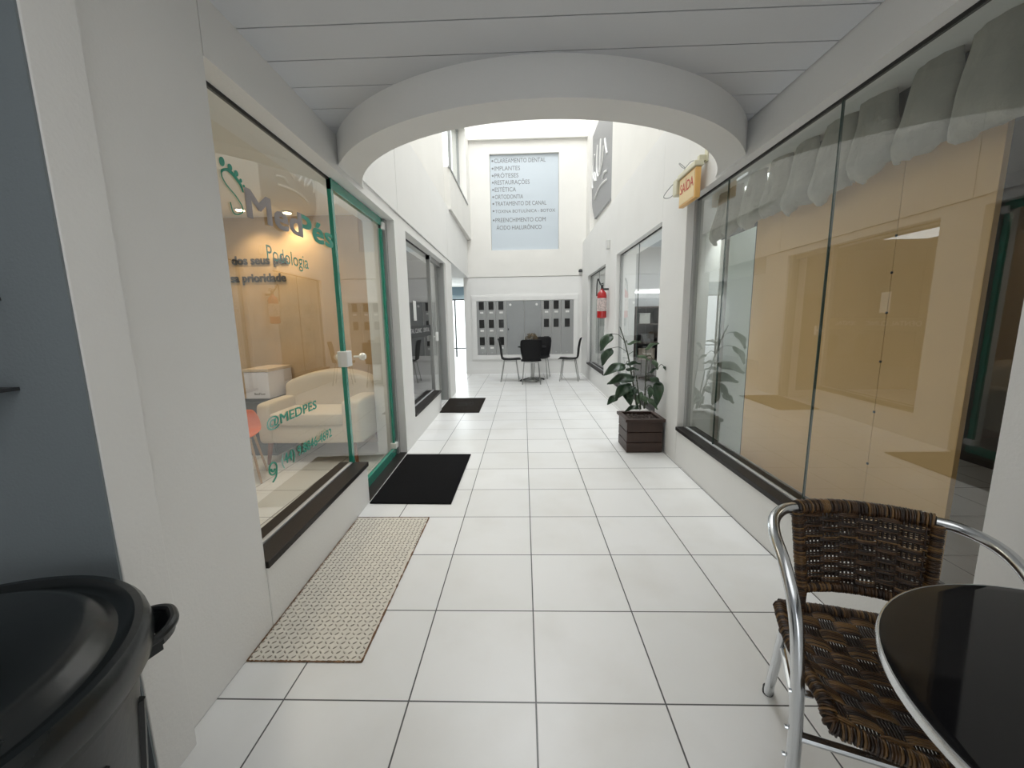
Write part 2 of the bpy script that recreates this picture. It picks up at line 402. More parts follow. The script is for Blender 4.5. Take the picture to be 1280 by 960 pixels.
struct(b.build('wall_dental', M_roomdark))
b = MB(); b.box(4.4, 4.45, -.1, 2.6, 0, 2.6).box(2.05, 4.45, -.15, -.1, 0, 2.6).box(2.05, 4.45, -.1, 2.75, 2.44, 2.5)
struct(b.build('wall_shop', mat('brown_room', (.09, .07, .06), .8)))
struct(MB().box(2.05, 4.45, 2.7, 2.75, 0, 2.6).build('wall_shop', M_room))
b = MB(); b.box(4.4, 4.45, 2.75, 5.6, 0, 2.6).box(2.05, 4.45, 5.55, 5.6, 0, 2.6).box(2.05, 4.45, 2.75, 5.6, 2.44, 2.5)
struct(b.build('wall_shop', mat('grey_room', (.45, .46, .46), .8)))
b = MB(); b.box(4.4, 4.45, 5.6, 8.9, 0, 2.6).box(2.05, 4.45, 8.85, 8.9, 0, 2.6).box(2.05, 4.45, 5.6, 8.9, 2.44, 2.5)
struct(b.build('wall_shop', M_room))

# ---- shop windows and doors
GL, GR = .105, .07      # glass set back behind the wall faces
def shop_window(name, label, side, y0, y1, z0, z1, joints=(), gl=None, sill=True, frame_m=None, inner=.2):
    blk = lb if side == 'L' else rb; g = gl if gl is not None else (GL if side == 'L' else GR)
    t = thing(name, label, 'shop window'); t['kind'] = 'structure'
    if sill:
        blk(MB(), y0, y1, -.012, inner, z0-.032, z0).build('sill', M_sill, t, bevel=.003)
        blk(MB(), y0, y1, g-.008, g+.016, z0, z0+.008).build('glass_channel', M_alu, t)
    ys = [y0]+list(joints)+[y1]
    for a, c in zip(ys, ys[1:]):
        blk(MB(), a+.002, c-.002, g, g+.008, z0+.004, z1-.003).build('glass_pane', M_glass, t)
    b = MB(); blk(b, y0, y1, g-.004, g+.016, z1-.012, z1); b.build('head_gasket', M_black, t)
    if joints:
        for j in joints: blk(MB(), j-.003, j+.003, g-.001, g+.01, z0, z1).build('glass_joint', mat('dark_joint', (.03, .06, .05), .3), t)
    return t
w1 = shop_window('window_3', 'left shop window with green and grey clinic lettering beside glass door', 'L', .345, 1.594, .312, 2.272)
w2 = shop_window('window_4', 'left shop window with dark lettering band past the green-edged door', 'L', 3.12, 4.68, .312, 2.262)
w3 = shop_window('window_5', 'large right shop window with beige board and gathered fabric behind', 'R', -.053, 2.395, .34, 2.29, (.81, 1.84), inner=.17)
w4 = shop_window('window_6', 'right shop window behind the potted plant', 'R', 3.03, 5.09, .34, 2.27, (4.1,))
w5 = shop_window('window_7', 'farthest right shop window with pale curtains', 'R', 5.92, 7.9, .36, 2.25, (6.9,))
rb(MB(), 2.35, 2.395, .06, .1, .34, 2.29).build('frame_post', M_greyframe, w3)
rb(MB(), 5.05, 5.09, .06, .1, .34, 2.27).build('frame_post', M_greyframe, w4)
rb(MB(), 7.86, 7.9, .06, .1, .36, 2.25).build('frame_post', M_greyframe, w5)

# green-edged glass door
d1 = thing('door_1', 'green-edged glass door on the left beside clinic window', 'door'); d1['kind'] = 'structure'
DL = .10
lb(MB(), 1.565, 1.60, DL-.008, DL+.02, .02, 2.265).build('frame_post', M_green, d1)
lb(MB(), 2.60, 2.645, DL-.008, DL+.02, .02, 2.265).build('frame_post', M_green, d1)
lb(MB(), 1.565, 2.645, DL-.012, DL+.02, 2.20, 2.268).build('head_rail', M_green, d1)
lb(MB(), 1.60, 2.645, DL-.012, DL+.02, .012, .085).build('bottom_rail', M_green, d1)
lb(MB(), 1.604, 2.598, DL, DL+.01, .085, 2.20).build('glass_pane', M_glass2, d1)
lb(MB(), 2.60, 2.68, DL-.03, DL+.03, 2.17, 2.235).build('hinge', M_white, d1, bevel=.006)
lb(MB(), 2.58, 2.66, DL-.03, DL+.03, .085, .14).build('hinge', M_white, d1, bevel=.006)
lk = lb(MB(), 1.545, 1.635, DL-.035, DL+.035, 1.02, 1.13).build('lock', M_white, d1, bevel=.006)
b = MB(); kx = Lx(1.66)-DL
b.lathe([(.008, .0), (.008, .04), (.02, .045), (.027, .055), (.027, .075), (.018, .088), (.004, .09)], 16, (kx+.02, 1.70, 1.08), 'x')
b.lathe([(.008, .0), (.008, -.04), (.02, -.045), (.027, -.055), (.027, -.075), (.018, -.088), (.004, -.09)], 16, (kx-.02, 1.70, 1.08), 'x')
b.build('door_knob', mat('pearl_knob', (.85, .82, .72), .15, coat=1), d1, smooth='auto')
lb(MB(), 1.60, 2.70, 0, .16, 0, .012).build('threshold', M_sill, d1)
lb(MB(), 2.66, 2.72, DL-.03, DL+.05, 0, 2.27).build('jamb', M_greyframe, d1)  # grey colour stands in for shade on the reveal

# second glass door, seen edge-on
d2 = thing('door_2', 'grey-framed glass door on the left near the small brown mat', 'door'); d2['kind'] = 'structure'
lb(MB(), 4.68, 4.72, .08, .13, 0, 2.26).build('frame_post', M_greyframe, d2)
lb(MB(), 5.50, 5.58, .03, .14, 0, 2.26).build('frame_post', M_greyframe, d2)
lb(MB(), 4.68, 5.58, .08, .13, 2.2, 2.26).build('head_rail', M_greyframe, d2)
lb(MB(), 4.72, 5.50, .10, .11, .01, 2.2).build('glass_pane', M_glass, d2)
b = MB()
for yy in (4.76, 4.84):
    b.tube([(Lx(4.8)-.10, yy, 1.10), (Lx(4.8)-.04, yy, 1.10)], .01, 8)
    b.tube([(Lx(4.8)-.045, yy, 1.04), (Lx(4.8)-.045, yy, 1.17)], .016, 10)
b.tube([(Lx(4.8)-.045, 4.76, 1.11), (Lx(4.8)-.045, 4.84, 1.11)], .012, 8)
b.build('door_handle', M_white, d2, smooth='auto')
b = MB(); lb(b, 4.68, 4.76, .07, .14, 2.2, 2.26); lb(b, 4.70, 4.78, .06, .13, .0, .06); b.build('hinge', M_alu, d2)

# ------------------------------------------------------------------ lettering on the clinic window
M_tg = mat('green_vinyl', (.05, .36, .26), .5)
M_tm = mat('mauve_vinyl', (.40, .36, .36), .5)
M_tl = mat('light_teal_vinyl', (.06, .34, .26), .5)
def GX(y): return Lx(y)-GL+.0012
gp = Lx(1.0)-GL+.004
text('Med', 'lettering', '+x', (Lx(.65)-GL+.0015, .662, 1.808), M_tm, width=.45, height=.125, parent=w1, bold=.026)
text('Pés', 'lettering', '+x', (Lx(1.3)-GL+.0035, 1.125, 1.818), M_tg, width=.40, height=.125, parent=w1, bold=.026)
text('Podologia', 'lettering', '+x', (Lx(1.0)-GL+.001, .79, 1.640), M_tl, width=.385, height=.072, parent=w1)
text('@MEDPES', 'lettering', '+x', (Lx(.75)-GL+.001, .63, .825), M_tg, width=.47, height=.05, parent=w1, bold=.02)
text('(44) 9.8846-4692', 'lettering', '+x', (Lx(.8)-GL+.001, .715, .608), M_tg, width=.54, height=.055, parent=w1, bold=.02)
def glass_pt(u, v):
    p = at(u, v, 0, Lx(.8)-GL); return (Lx(p.y)-GL+.004, p.y, p.z)
def c4(x, y): return glass_pt(260+x/7.3875, 185+y/7.3875)
b = MB()
b.tube(smooth_path([c4(92, 225), c4(105, 205), c4(150, 200), c4(190, 228), c4(220, 260), c4(280, 340), c4(305, 410)]), [.003+.004*math.sin(math.pi*i/36) for i in range(37)], 6)
b.tube(smooth_path([c4(92, 225), c4(100, 270), c4(150, 350), c4(230, 440), c4(290, 530), c4(300, 590), c4(250, 615), c4(205, 590), c4(178, 500)]), .0025, 6)
for (x, y, rx, ry) in ((100, 125, 26, 42), (178, 178, 22, 30), (240, 235, 19, 27), (285, 302, 12, 18), (315, 352, 9, 12)):
    ring = [c4(x+rx*math.cos(a)*(1 if math.sin(a) > -2 else 1), y+ry*math.sin(a)+.6*rx*math.cos(a)) for a in [2*math.pi*k/20 for k in range(20)]]
    k = len(ring); back = [(p[0]-.002, p[1], p[2]) for p in ring]
    b.add(ring+back, [tuple(range(k)), tuple(reversed(range(k, 2*k)))]+[(i, i+k, (i+1) % k+k, (i+1) % k) for i in range(k)])
b.build('foot_emblem', M_tg, w1)
b = MB(); cy_, cz_ = .632, .625
b.tube([(GX(cy_)+.001, cy_+.030*math.cos(a), cz_+.030*math.sin(a)) for a in [2*math.pi*k/24 for k in range(24)]], .004, 6, closed=True)
b.tube([(GX(cy_)+.001, cy_+.014*math.cos(a), cz_+.014*math.sin(a)) for a in [math.pi*(.9+1.0*k/10) for k in range(11)]], .005, 6)
b.tube(smooth_path([(GX(cy_), cy_+.03, cz_-.005), (GX(cy_), cy_+.02, cz_-.045), (GX(cy_), cy_-.01, cz_-.065)]), .004, 6)
b.build('phone_emblem', M_tg, w1)

# band, notice on the dental window
M_band = mat('dark_band_vinyl', (.03, .032, .034), .5)
lb(MB(), 3.14, 4.66, GL-.003, GL-.001, 1.13, 1.28).build('lettering_band', M_band, w2)
M_bw = mat('white_vinyl', (.55, .55, .55), .5)
text('DENTAL CLINIC', 'lettering', '+x', (Lx(3.2)-GL+.0035, 3.28, 1.19), M_bw, width=.72, height=.055, parent=w2, bold=.006)
text('DENTAL', 'lettering', '+x', (Lx(4.3)-GL+.0045, 4.15, 1.19), M_bw, width=.38, height=.055, parent=w2, bold=.006)
n_ = lb(MB(), 3.70, 3.84, GL-.004, GL-.002, 1.34, 1.58).build('paper_notice', M_white, w2)

# ------------------------------------------------------------------ sign panel on the back wall
M_panel = mat('pale_blue_panel', (.56, .62, .67), .5)
sg = thing('sign_panel', 'pale blue panel listing dental services high on the back wall', 'sign', ((sx0+sx1)/2, BY+.08, sz0))
inv = lambda o: o.matrix_basis.inverted()
def child_of(o, t):      # keep world coordinates while parenting
    o.parent = t; o.matrix_parent_inverse = t.matrix_basis.inverted(); return o
bpy.context.view_layer.update()
child_of(MB().box(sx0+.005, sx1-.005, BY+.05, BY+.08, sz0+.005, sz1-.005).build('board', M_panel), sg)
M_ink = mat('grey_ink', (.20, .21, .22), .6)
lines = [('CLAREAMENTO DENTAL', 204, 682, 0), ('IMPLANTES', 213.5, 650, 0), ('PRÓTESES', 222.5, 648, 0), ('RESTAURAÇÕES', 231, 662, 0), ('ESTÉTICA', 240, 645, 0), ('ORTODONTIA', 249, 654, 0),
         ('TRATAMENTO DE CANAL', 257.5, 683, 0), ('TOXINA BOTULÍNICA - BOTOX', 266.5, 694, 0), ('PREENCHIMENTO COM', 278, 682, 0), ('ÁCIDO HIALURÔNICO', 287.5, 677, 1)]
for i, (s, v, u1, ind) in enumerate(lines):
    p = at(615, v, 1, BY+.05); xe = at(u1, v, 1, BY+.05).x
    x_ = -.22+(.02 if ind else 0)
    child_of(text(s, 'lettering', '-y', (x_, BY+.0495, p.z), M_ink, width=xe-x_, height=.095 if i != 7 else .07, bold=.004), sg)
    if not ind:
        child_of(MB().lathe([(.022, 0), (.022, .003)], 12, (-.262, BY+.046, p.z+.045), 'y').build('bullet', M_ink), sg)

# ------------------------------------------------------------------ meter cabinet
mc = thing('meter_cabinet', 'grey wall cabinet of meter doors with small dark windows in white frame', 'cabinet', (.45, BY, .47))
X0, X1, Z0, Z1 = -.73, 1.645, .475, 1.80
b = MB(); fw = .11
for (a, c, e, g) in ((X0-fw, X1+fw, Z1, Z1+fw), (X0-fw, X1+fw, Z0-fw, Z0), (X0-fw, X0, Z0, Z1), (X1, X1+fw, Z0, Z1)):
    b.box(a, c, BY-.035, BY-.001, e, g)
b.box(X0-fw-.03, X1+fw+.03, BY-.018, BY-.001, Z0-fw-.03, Z0-fw).box(X0-fw-.03, X1+fw+.03, BY-.018, BY-.001, Z1+fw, Z1+fw+.03).box(X0-fw-.03, X0-fw, BY-.018, BY-.001, Z0-fw, Z1+fw).box(X1+fw, X1+fw+.03, BY-.018, BY-.001, Z0-fw, Z1+fw)
child_of(b.build('frame', M_wall, bevel=.004), mc)
M_mdoor = mat('grey_enamel', (.36, .365, .36), .35); M_mid = mat('dark_grey_enamel', (.30, .31, .31), .25); M_mwin = mat('meter_window_glass', (.015, .015, .015), .1); M_meter = mat('meter_face', (.08, .08, .08), .3)
def px_x(u): return at(u, 420, 1, BY).x
cols = [596, 609, 620.5, 633.5, 655.5, 677, 689, 701, 712]
rows = [(376+6.5), (405), (426.5)]
for i in range(8):
    a = px_x(cols[i]) if i else X0; c = px_x(cols[i+1]) if i < 7 else X1
    mid = i in (3, 4)
    dr = child_of(MB().box(a+.006, c-.006, BY-.03, BY-.003, Z0+.006, Z1-.006).build('meter_door' if not mid else 'cabinet_door', M_mid if mid else M_mdoor, bevel=.003), mc)
    xc = (a+c)/2
    if mid:
        b = MB().lathe([(.03, 0), (.03, -.006), (.0, -.008)], 16, (a+.10 if i == 3 else c-.12, BY-.03, 1.70), 'y')
        o = b.build('white_disc', M_white); o.parent = dr  # solid discs standing in for bright glare spots on the doors
        if i == 3:
            o = MB().box(a+.03, a+.06, BY-.045, BY-.03, 1.08, 1.13).build('latch', M_dark); o.parent = dr
        continue
    for k, v in enumerate(rows):
        if i >= 5 and k == 2 and i > 5: continue
        z = at(600, v, 1, BY).z
        o = MB().box(xc-.062, xc+.062, BY-.036, BY-.028, z-.10, z+.10).build('meter_window', M_mwin, bevel=.002); o.parent = dr
        if k == 0 or i < 3:
            o = MB().box(xc-.04, xc+.045, BY-.0335, BY-.031, z-.19, z-.145).build('number_plate', M_white); o.parent = dr
    o = MB().lathe([(.015, 0), (.015, -.012), (0, -.013)], 10, (xc, BY-.03, Z0+.06), 'y').build('lock', M_alu); o.parent = dr

# ------------------------------------------------------------------ chequer plate, mats
def rust_mat():
    m = mat('painted_steel', (.66, .62, .54), .5, var=.08, vscale=30); return m
M_rust = mat('rust', (.16, .085, .04), .85, var=.5, vscale=60)
pl = thing('floor_plate', 'cream chequered steel hatch plate with rusty edges on tiles by left wall', 'plate', (-.47, .75, 0))
x0p, x1p, y0p, y1p = -.70, -.232, .159, 1.338
b = MB(); b.hexa([(x0p+.005, y0p, 0), (x1p, y0p, 0), (x1p-.006, y1p, 0), (x0p-.032, y1p, 0), (x0p+.005, y0p, .004), (x1p, y0p, .004), (x1p-.006, y1p, .004), (x0p-.032, y1p, .004)])
child_of(b.build('plate', rust_mat()), pl)
b = MB(); t_ = .007
for (A, B_) in (((x0p+.005, y0p), (x1p, y0p)), ((x1p, y0p), (x1p-.006, y1p)), ((x1p-.006, y1p), (x0p-.03, y1p)), ((x0p-.03, y1p), (x0p+.005, y0p))):
    N_ = 60
    for i in range(N_):
        p = [A[k]+(B_[k]-A[k])*i/N_ for k in (0, 1)]; q_ = [A[k]+(B_[k]-A[k])*(i+1)/N_ for k in (0, 1)]
        wv = random.uniform(.002, .0065); dx, dy = q_[0]-p[0], q_[1]-p[1]; L = math.hypot(dx, dy); nx, ny = -dy/L*wv, dx/L*wv
        b.hexa([(p[0]-nx*.4, p[1]-ny*.4, .001), (q_[0]-nx*.4, q_[1]-ny*.4, .001), (q_[0]+nx, q_[1]+ny, .001), (p[0]+nx, p[1]+ny, .001), (p[0]-nx*.4, p[1]-ny*.4, .0047), (q_[0]-nx*.4, q_[1]-ny*.4, .0047), (q_[0]+nx, q_[1]+ny, .0047), (p[0]+nx, p[1]+ny, .0047)])
child_of(b.build('rusty_edge', M_rust), pl)['label'] = 'brown rusty edge of the plate'
M_lug = mat('worn_lug', (.33, .30, .25), .45, .3, var=.35, vscale=50)
b = MB(); st = .0245; i = 0
yy = y0p+.02
while yy < y1p-.015:
    j = 0; xx = x0p+.012-(.032*(yy-y0p)/(y1p-y0p))
    while xx < x1p-.012:
        a = math.radians(45 if (i+j) % 2 else -45); ca, sa = math.cos(a), math.sin(a); hl, hw = .0105, .0032
        pts = [(-hl, 0), (-hl*.4, -hw), (hl*.4, -hw), (hl, 0), (hl*.4, hw), (-hl*.4, hw)]
        P = [(xx+px*ca-py*sa, yy+px*sa+py*ca) for px, py in pts]
        b.add([(p[0], p[1], .0038) for p in P]+[(xx+(p[0]-xx)*.75, yy+(p[1]-yy)*.75, .0062) for p in P], [tuple(range(6, 12))]+[(k, (k+1) % 6, (k+1) % 6+6, k+6) for k in range(6)])
        xx += st; j += 1
    yy += st; i += 1
o = child_of(b.build('raised_lugs', M_lug), pl)

def doormat(name, label, pts, m_, h=.012, group=None):
    b = MB(); b.hexa([(*p, 0.001) for p in pts]+[(*p, h) for p in pts]); o = b.build(name, m_, bevel=.003); tag(o, label, 'doormat'); return o
doormat('doormat', 'large black doormat in front of the green-edged glass door', [(-.732, 1.551), (-.123, 1.538), (-.120, 2.634), (-.768, 2.644)], mat('black_fibre', (.010, .010, .011), .95, bump=1, bscale=350, spec=.1))
m2o = doormat('doormat', 'small dark brown doormat with faint emblem farther down left wall', [(-.84, 4.52), (-.241, 4.50), (-.246, 5.59), (-.87, 5.60)], mat('brown_fibre', (.028, .023, .019), .95, bump=1, bscale=300, spec=.1))
text('ODONTO', 'emblem', '-y', (0, 0, 0), mat('mat_print', (.008, .008, .008), .9), width=.26, height=.22).name = 'emblem'
em = bpy.data.objects['emblem']
for v in em.data.vertices:
    x, y, z = v.co; v.co = (-.66+x, 4.93+z*1.3, .0125+(-y)*.5)
em.parent = m2o

# ------------------------------------------------------------------ small fixtures on the right wall
xs_ = Rx(2.4)
sn = thing('exit_sign', 'orange exit sign under cream emergency lamp on upper right wall', 'sign', (xs_-.06, 2.42, 2.2))
M_or = mat('orange_acrylic', (.86, .50, .16), .35); M_pale = mat('sign_face', (.85, .66, .36), .4); M_red = mat('red_ink', (.62, .05, .04), .5); M_crm = mat('cream_plastic', (.72, .69, .52), .4)
child_of(MB().box(xs_-.085, xs_-.045, 2.04, 2.36, 2.22, 2.438).build('sign_box', [M_or], bevel=.004), sn)
child_of(MB().box(xs_-.088, xs_-.085, 2.055, 2.345, 2.235, 2.425).build('sign_face', M_pale), sn)
child_of(text('SAÍDA', 'lettering', '-x', (xs_-.0885, 2.33, 2.315), M_red, width=.26, height=.075, bold=.006), sn)
child_of(MB().box(xs_-.10, xs_-.03, 2.03, 2.38, 2.442, 2.482).build('emergency_lamp', M_crm, bevel=.008), sn)
child_of(MB().box(xs_-.10, xs_-.0, 2.39, 2.48, 2.34, 2.47).build('battery_box', M_crm, bevel=.01), sn)
child_of(MB().box(xs_-.06, xs_, 2.05, 2.09, 2.482, 2.52).box(xs_-.01, xs_, 2.03, 2.08, 2.47, 2.57).build('bracket', M_crm), sn)
b = MB(); b.tube(smooth_path([(xs_-.05, 2.09, 2.495), (xs_-.07, 2.18, 2.52), (xs_-.09, 2.26, 2.50), (xs_-.12, 2.29, 2.54), (xs_-.10, 2.33, 2.56), (xs_-.07, 2.30, 2.51), (xs_-.08, 2.38, 2.49)]), .003, 6)
b.tube(smooth_path([(xs_-.05, 2.44, 2.48), (xs_-.08, 2.58, 2.46), (xs_-.10, 2.70, 2.41), (xs_-.06, 2.66, 2.39), (xs_-.05, 2.48, 2.40)]), .004, 6)
child_of(b.build('cable', M_greyframe, smooth='auto'), sn)

fx = Rx(5.45)
fe = thing('fire_extinguisher', 'red fire extinguisher hung on white pier between the far right windows', 'fire extinguisher', (fx-.10, 5.62, 1.35))
M_fred = mat('red_enamel', (.45, .01, .012), .25, coat=.6)
cx_, cy_, r0 = fx-.105, 5.62, .078
b = MB().lathe([(.055, 1.33), (r0, 1.345), (r0, 1.70), (.070, 1.745), (.045, 1.775), (.028, 1.79), (.026, 1.81)], 28, (cx_, cy_, 0)); child_of(b.build('cylinder', M_fred, smooth='auto'), fe)
b = MB().lathe([(r0+.0015, 1.45), (r0+.0015, 1.66)], 28, (cx_, cy_, 0)); child_of(b.build('instruction_label', mat('label_paper', (.62, .52, .50), .5, var=.35, vscale=40), smooth='auto'), fe)
b = MB().box(cx_-.02, cx_+.02, cy_-.02, cy_+.02, 1.81, 1.86).box(cx_-.012, cx_+.012, cy_-.09, cy_+.03, 1.86, 1.875).box(cx_-.012, cx_+.012, cy_-.08, cy_+.03, 1.89, 1.90); child_of(b.build('valve', M_dark, bevel=.003), fe)
b = MB().tube(smooth_path([(cx_, cy_+.02, 1.84), (cx_-.03, cy_+.08, 1.93), (cx_-.05, cy_+.10, 1.98), (cx_-.07, cy_+.08, 1.90), (cx_-.075, cy_+.06, 1.78), (cx_-.08, cy_+.04, 1.70)]), .010, 8); child_of(b.build('hose', M_blackp, smooth='auto'), fe)
b = MB().box(cx_, fx, cy_-.02, cy_+.02, 1.79, 1.82); child_of(b.build('wall_hook', M_dark), fe)
pb = rb(MB(), 5.56, 5.66, -.05, 0, 2.44, 2.58).build('junction_box', mat('white_box', (.7, .7, .68), .4), bevel=.006)
tag(pb, 'small white box high on right wall above the fire extinguisher', 'box')
cmr = thing('sensor', 'tiny dark motion sensor on back wall near the right corner', 'sensor', (1.80, BY-.02, 2.42))
child_of(MB().box(1.76, 1.84, BY-.06, BY-.012, 2.40, 2.44).build('base', M_white, bevel=.005), cmr)
child_of(MB().lathe([(.045, 0), (.045, .04), (.03, .065), (.0, .075)], 16, (1.80, BY-.06, 2.44)).build('lens_dome', M_dark, smooth='auto'), cmr)

# grey oval emblem on the right upper wall
ov = thing('oval_sign', 'large grey oval sign with white strokes high on right courtyard wall', 'sign', (2.0, 6.9, 3.1))
M_ov = mat('oval_grey', (.30, .30, .305), .5)
def wall_pt(u, v, x): p = at(u, v, 0, x); return (x, p.y, p.z)
xo = 1.975
pts = [wall_pt(u, v, xo) for (u, v) in ((740.6, 172), (739.5, 187), (738.5, 205), (738.2, 225), (739, 245), (740.5, 260), (743, 274))]
zz = [p[2] for p in pts]; ysl = [p[1] for p in pts]
ye = 5.2
ring = pts + [(xo, ye, pts[-1][2]-.05), (xo, ye, pts[0][2])]
k = len(ring); b = MB(); b.add(ring+[(p[0]+.045, p[1], p[2]) for p in ring], [tuple(range(k)), tuple(reversed(range(k, 2*k)))]+[(i, i+k, (i+1) % k+k, (i+1) % k) for i in range(k)])
child_of(b.build('panel', M_ov), ov)
b = MB()
for s in ([(262, 320), (252, 400), (250, 470), (264, 520)], [(285, 245), (280, 340), (278, 440), (288, 485)], [(308, 200), (304, 320), (298, 450)], [(300, 470), (318, 380), (330, 250)], [(338, 200), (345, 260), (354, 310)], [(354, 438), (332, 455), (318, 500)], [(262, 655), (280, 600), (310, 545), (352, 505)], [(246, 480), (244, 540), (246, 575)], [(262, 455), (268, 480), (272, 520)]):
    b.tube(smooth_path([wall_pt(700+x/6, 140+y/6, xo-.005) for x, y in s], 4), .022, 6)
child_of(b.build('white_strokes', M_white, smooth='auto'), ov)

# ------------------------------------------------------------------ planter with plant
PX, PY = 1.605, 2.84
pp = thing('potted_plant', 'leafy green plant in square dark brown wooden planter by right wall', 'plant', (PX, PY, 0))
M_pw = wood('dark_planter_wood', (.042, .021, .014), (10, 10, 1.5), .35, .45)
hw = .175
bx = child_of(MB().box(PX-hw+.02, PX+hw-.02, PY-hw+.02, PY+hw-.02, .0, .31).build('planter_box', M_pw), pp)
def sub(o, par, t): o.parent = par; return o
for k in range(3):
    z0, z1 = .004+k*.105, .004+k*.105+.098
    b = MB().box(PX-hw, PX+hw, PY-hw, PY-hw+.02, z0, z1).box(PX-hw, PX+hw, PY+hw-.02, PY+hw, z0, z1).box(PX-hw, PX-hw+.02, PY-hw+.02, PY+hw-.02, z0, z1).box(PX+hw-.02, PX+hw, PY-hw+.02, PY+hw-.02, z0, z1)
    sub(b.build('board', M_pw, bevel=.004), bx, pp)
b = MB()
for (a, c, e, g) in ((-1, 1, -1, -.78), (-1, 1, .78, 1), (-1, -.78, -.78, .78), (.78, 1, -.78, .78)):
    q_ = hw+.02; b.box(PX+a*q_, PX+c*q_, PY+e*q_, PY+g*q_, .315, .345)
sub(b.build('rim', M_pw, bevel=.004), bx, pp)
b = MB(); n = 14
for i in range(n):
    for j in range(n):
        pass
gv = []; 
for i in range(n+1):
    for j in range(n+1):
        gv.append((PX-hw+.025+(2*hw-.05)*i/n, PY-hw+.025+(2*hw-.05)*j/n, .315+random.uniform(-.01, .012)))
b.add(gv, [(i*(n+1)+j, (i+1)*(n+1)+j, (i+1)*(n+1)+j+1, i*(n+1)+j+1) for i in range(n) for j in range(n)])
child_of(b.build('soil', mat('soil', (.035, .024, .018), .95, var=.5, vscale=60), fix=False), pp)
M_leaf = mat('dark_leaf', (.028, .060, .030), .33, var=.35, vscale=12); M_leaf2 = mat('light_leaf', (.11, .17, .10), .38, var=.3, vscale=12); M_stem = mat('plant_stem', (.05, .065, .035), .6)
def cp(x, y, yy): p = at(740+x/5.333, 400+y/5.333, 1, yy); p.x = min(p.x, Rx(yy)-.012); return p
b = MB()
base = [(1.585, 2.84), (1.60, 2.86), (1.625, 2.82), (1.61, 2.80)]
stems = [[(185, 45, 2.78), (208, 110, 2.79), (232, 200, 2.80), (260, 340, 2.82), (300, 590, 2.84)],
         [(365, 240, 2.78), (360, 330, 2.79), (355, 450, 2.82), (350, 590, 2.83)],
         [(295, 370, 2.74), (305, 450, 2.78), (325, 595, 2.82)],
         [(255, 330, 2.9), (275, 430, 2.88), (310, 595, 2.86)]]
for k, s in enumerate(stems):
    P = [cp(*q_) for q_ in s]
    o = MB().tube(smooth_path(P), [.0045+.0035*i/(6*(len(P)-1)) for i in range(6*(len(P)-1)+1)], 7).build('stem', M_stem, smooth='auto'); child_of(o, pp)
def leaf(A, B_, wd, m_, stalk=None, yA=2.8, yB=2.74, tilt=.25):
    a = cp(*A, yA); c = cp(*B_, yB); L = (c-a); ln = L.length; t = L.normalized()
    view = (CAM-a).normalized(); nrm = (view+Vector((random.uniform(-.5, .5), 0, .55+tilt))).normalized()
    side = t.cross(nrm).normalized(); nrm = side.cross(t).normalized()
    N_, W_ = 12, 3; v = []; f = []
    W = wd*ln
    for i in range(N_+1):
        s = i/N_; prof = math.sin(math.pi*min(1, s**.72))**.8*(1-.15*s) if 0 < s < 1 else .02
        for j in range(-W_, W_+1):
            q_ = j/W_; p = a + t*(ln*s) + side*(W*.5*prof*q_) + nrm*(abs(q_)*W*.16*prof - .22*ln*(s-.4)**2 + .012*math.sin(8*s+j)) 
            v.append(p)
    w_ = 2*W_+1
    for i in range(N_):
        for j in range(w_-1): f.append((i*w_+j, (i+1)*w_+j, (i+1)*w_+j+1, i*w_+j+1))
    bb = MB(); bb.add([(min(p.x, Rx(p.y)-.006), p.y, p.z) for p in v], f); o = bb.build('leaf', m_, smooth=True, fix=False); child_of(o, pp)
    md = o.modifiers.new('thick', 'SOLIDIFY'); md.thickness = .0012
    if stalk:
        S0 = cp(*stalk[:2], stalk[2]); mid = (S0+a)/2+Vector((0, 0, .03))
        child_of(MB().tube(smooth_path([S0, mid, a]), .003, 6).build('leaf_stalk', M_stem, smooth='auto'), pp)
D, Lt = M_leaf, M_leaf2
for args in [((132, 92), (52, 200), .62, D, (225, 150, 2.8)), ((130, 188), (62, 300), .58, D, (235, 215, 2.8)), ((222, 298), (80, 358), .50, D, (252, 290, 2.81)),
             ((285, 380), (105, 415), .46, D, (265, 350, 2.82)), ((262, 425), (150, 520), .62, D, (285, 480, 2.83)), ((170, 505), (100, 560), .62, D, (270, 470, 2.83)),
             ((225, 455), (262, 570), .62, D, (290, 500, 2.83)), ((290, 450), (230, 520), .7, D, (300, 520, 2.83)), ((228, 292), (325, 288), .34, D, None), ((225, 330), (312, 328), .32, D, (262, 350, 2.82)),
             ((312, 575), (222, 602), .42, D, (318, 600, 2.83)), ((385, 385), (462, 425), .6, D, (357, 420, 2.82)), ((445, 405), (432, 570), .46, D, (357, 400, 2.82)), ((375, 520), (440, 595), .45, Lt, (352, 560, 2.83)),
             ((352, 195), (440, 150), .36, Lt, (362, 245, 2.79)), ((300, 235), (385, 265), .28, Lt, (245, 230, 2.8)), ((385, 350), (440, 318), .34, D, (357, 400, 2.82)), ((480, 312), (505, 328), .7, D, (440, 320, 2.7)),
             ((320, 500), (372, 560), .6, Lt, (345, 590, 2.83)), ((330, 480), (302, 560), .5, Lt, (325, 590, 2.83)), ((405, 265), (440, 330), .5, Lt, (365, 245, 2.79)), ((395, 440), (385, 520), .5, D, (355, 470, 2.82)), ((235, 160), (325, 140), .26, Lt, (225, 150, 2.8))]:  # the last pale leaf is put in for a faint reflection
    A, B_, wd, m_, stk = args
    yy = 2.80 if A[0] < 340 else 2.76
    leaf(A, B_, wd, m_, stk, yy, yy-random.uniform(.02, .10))

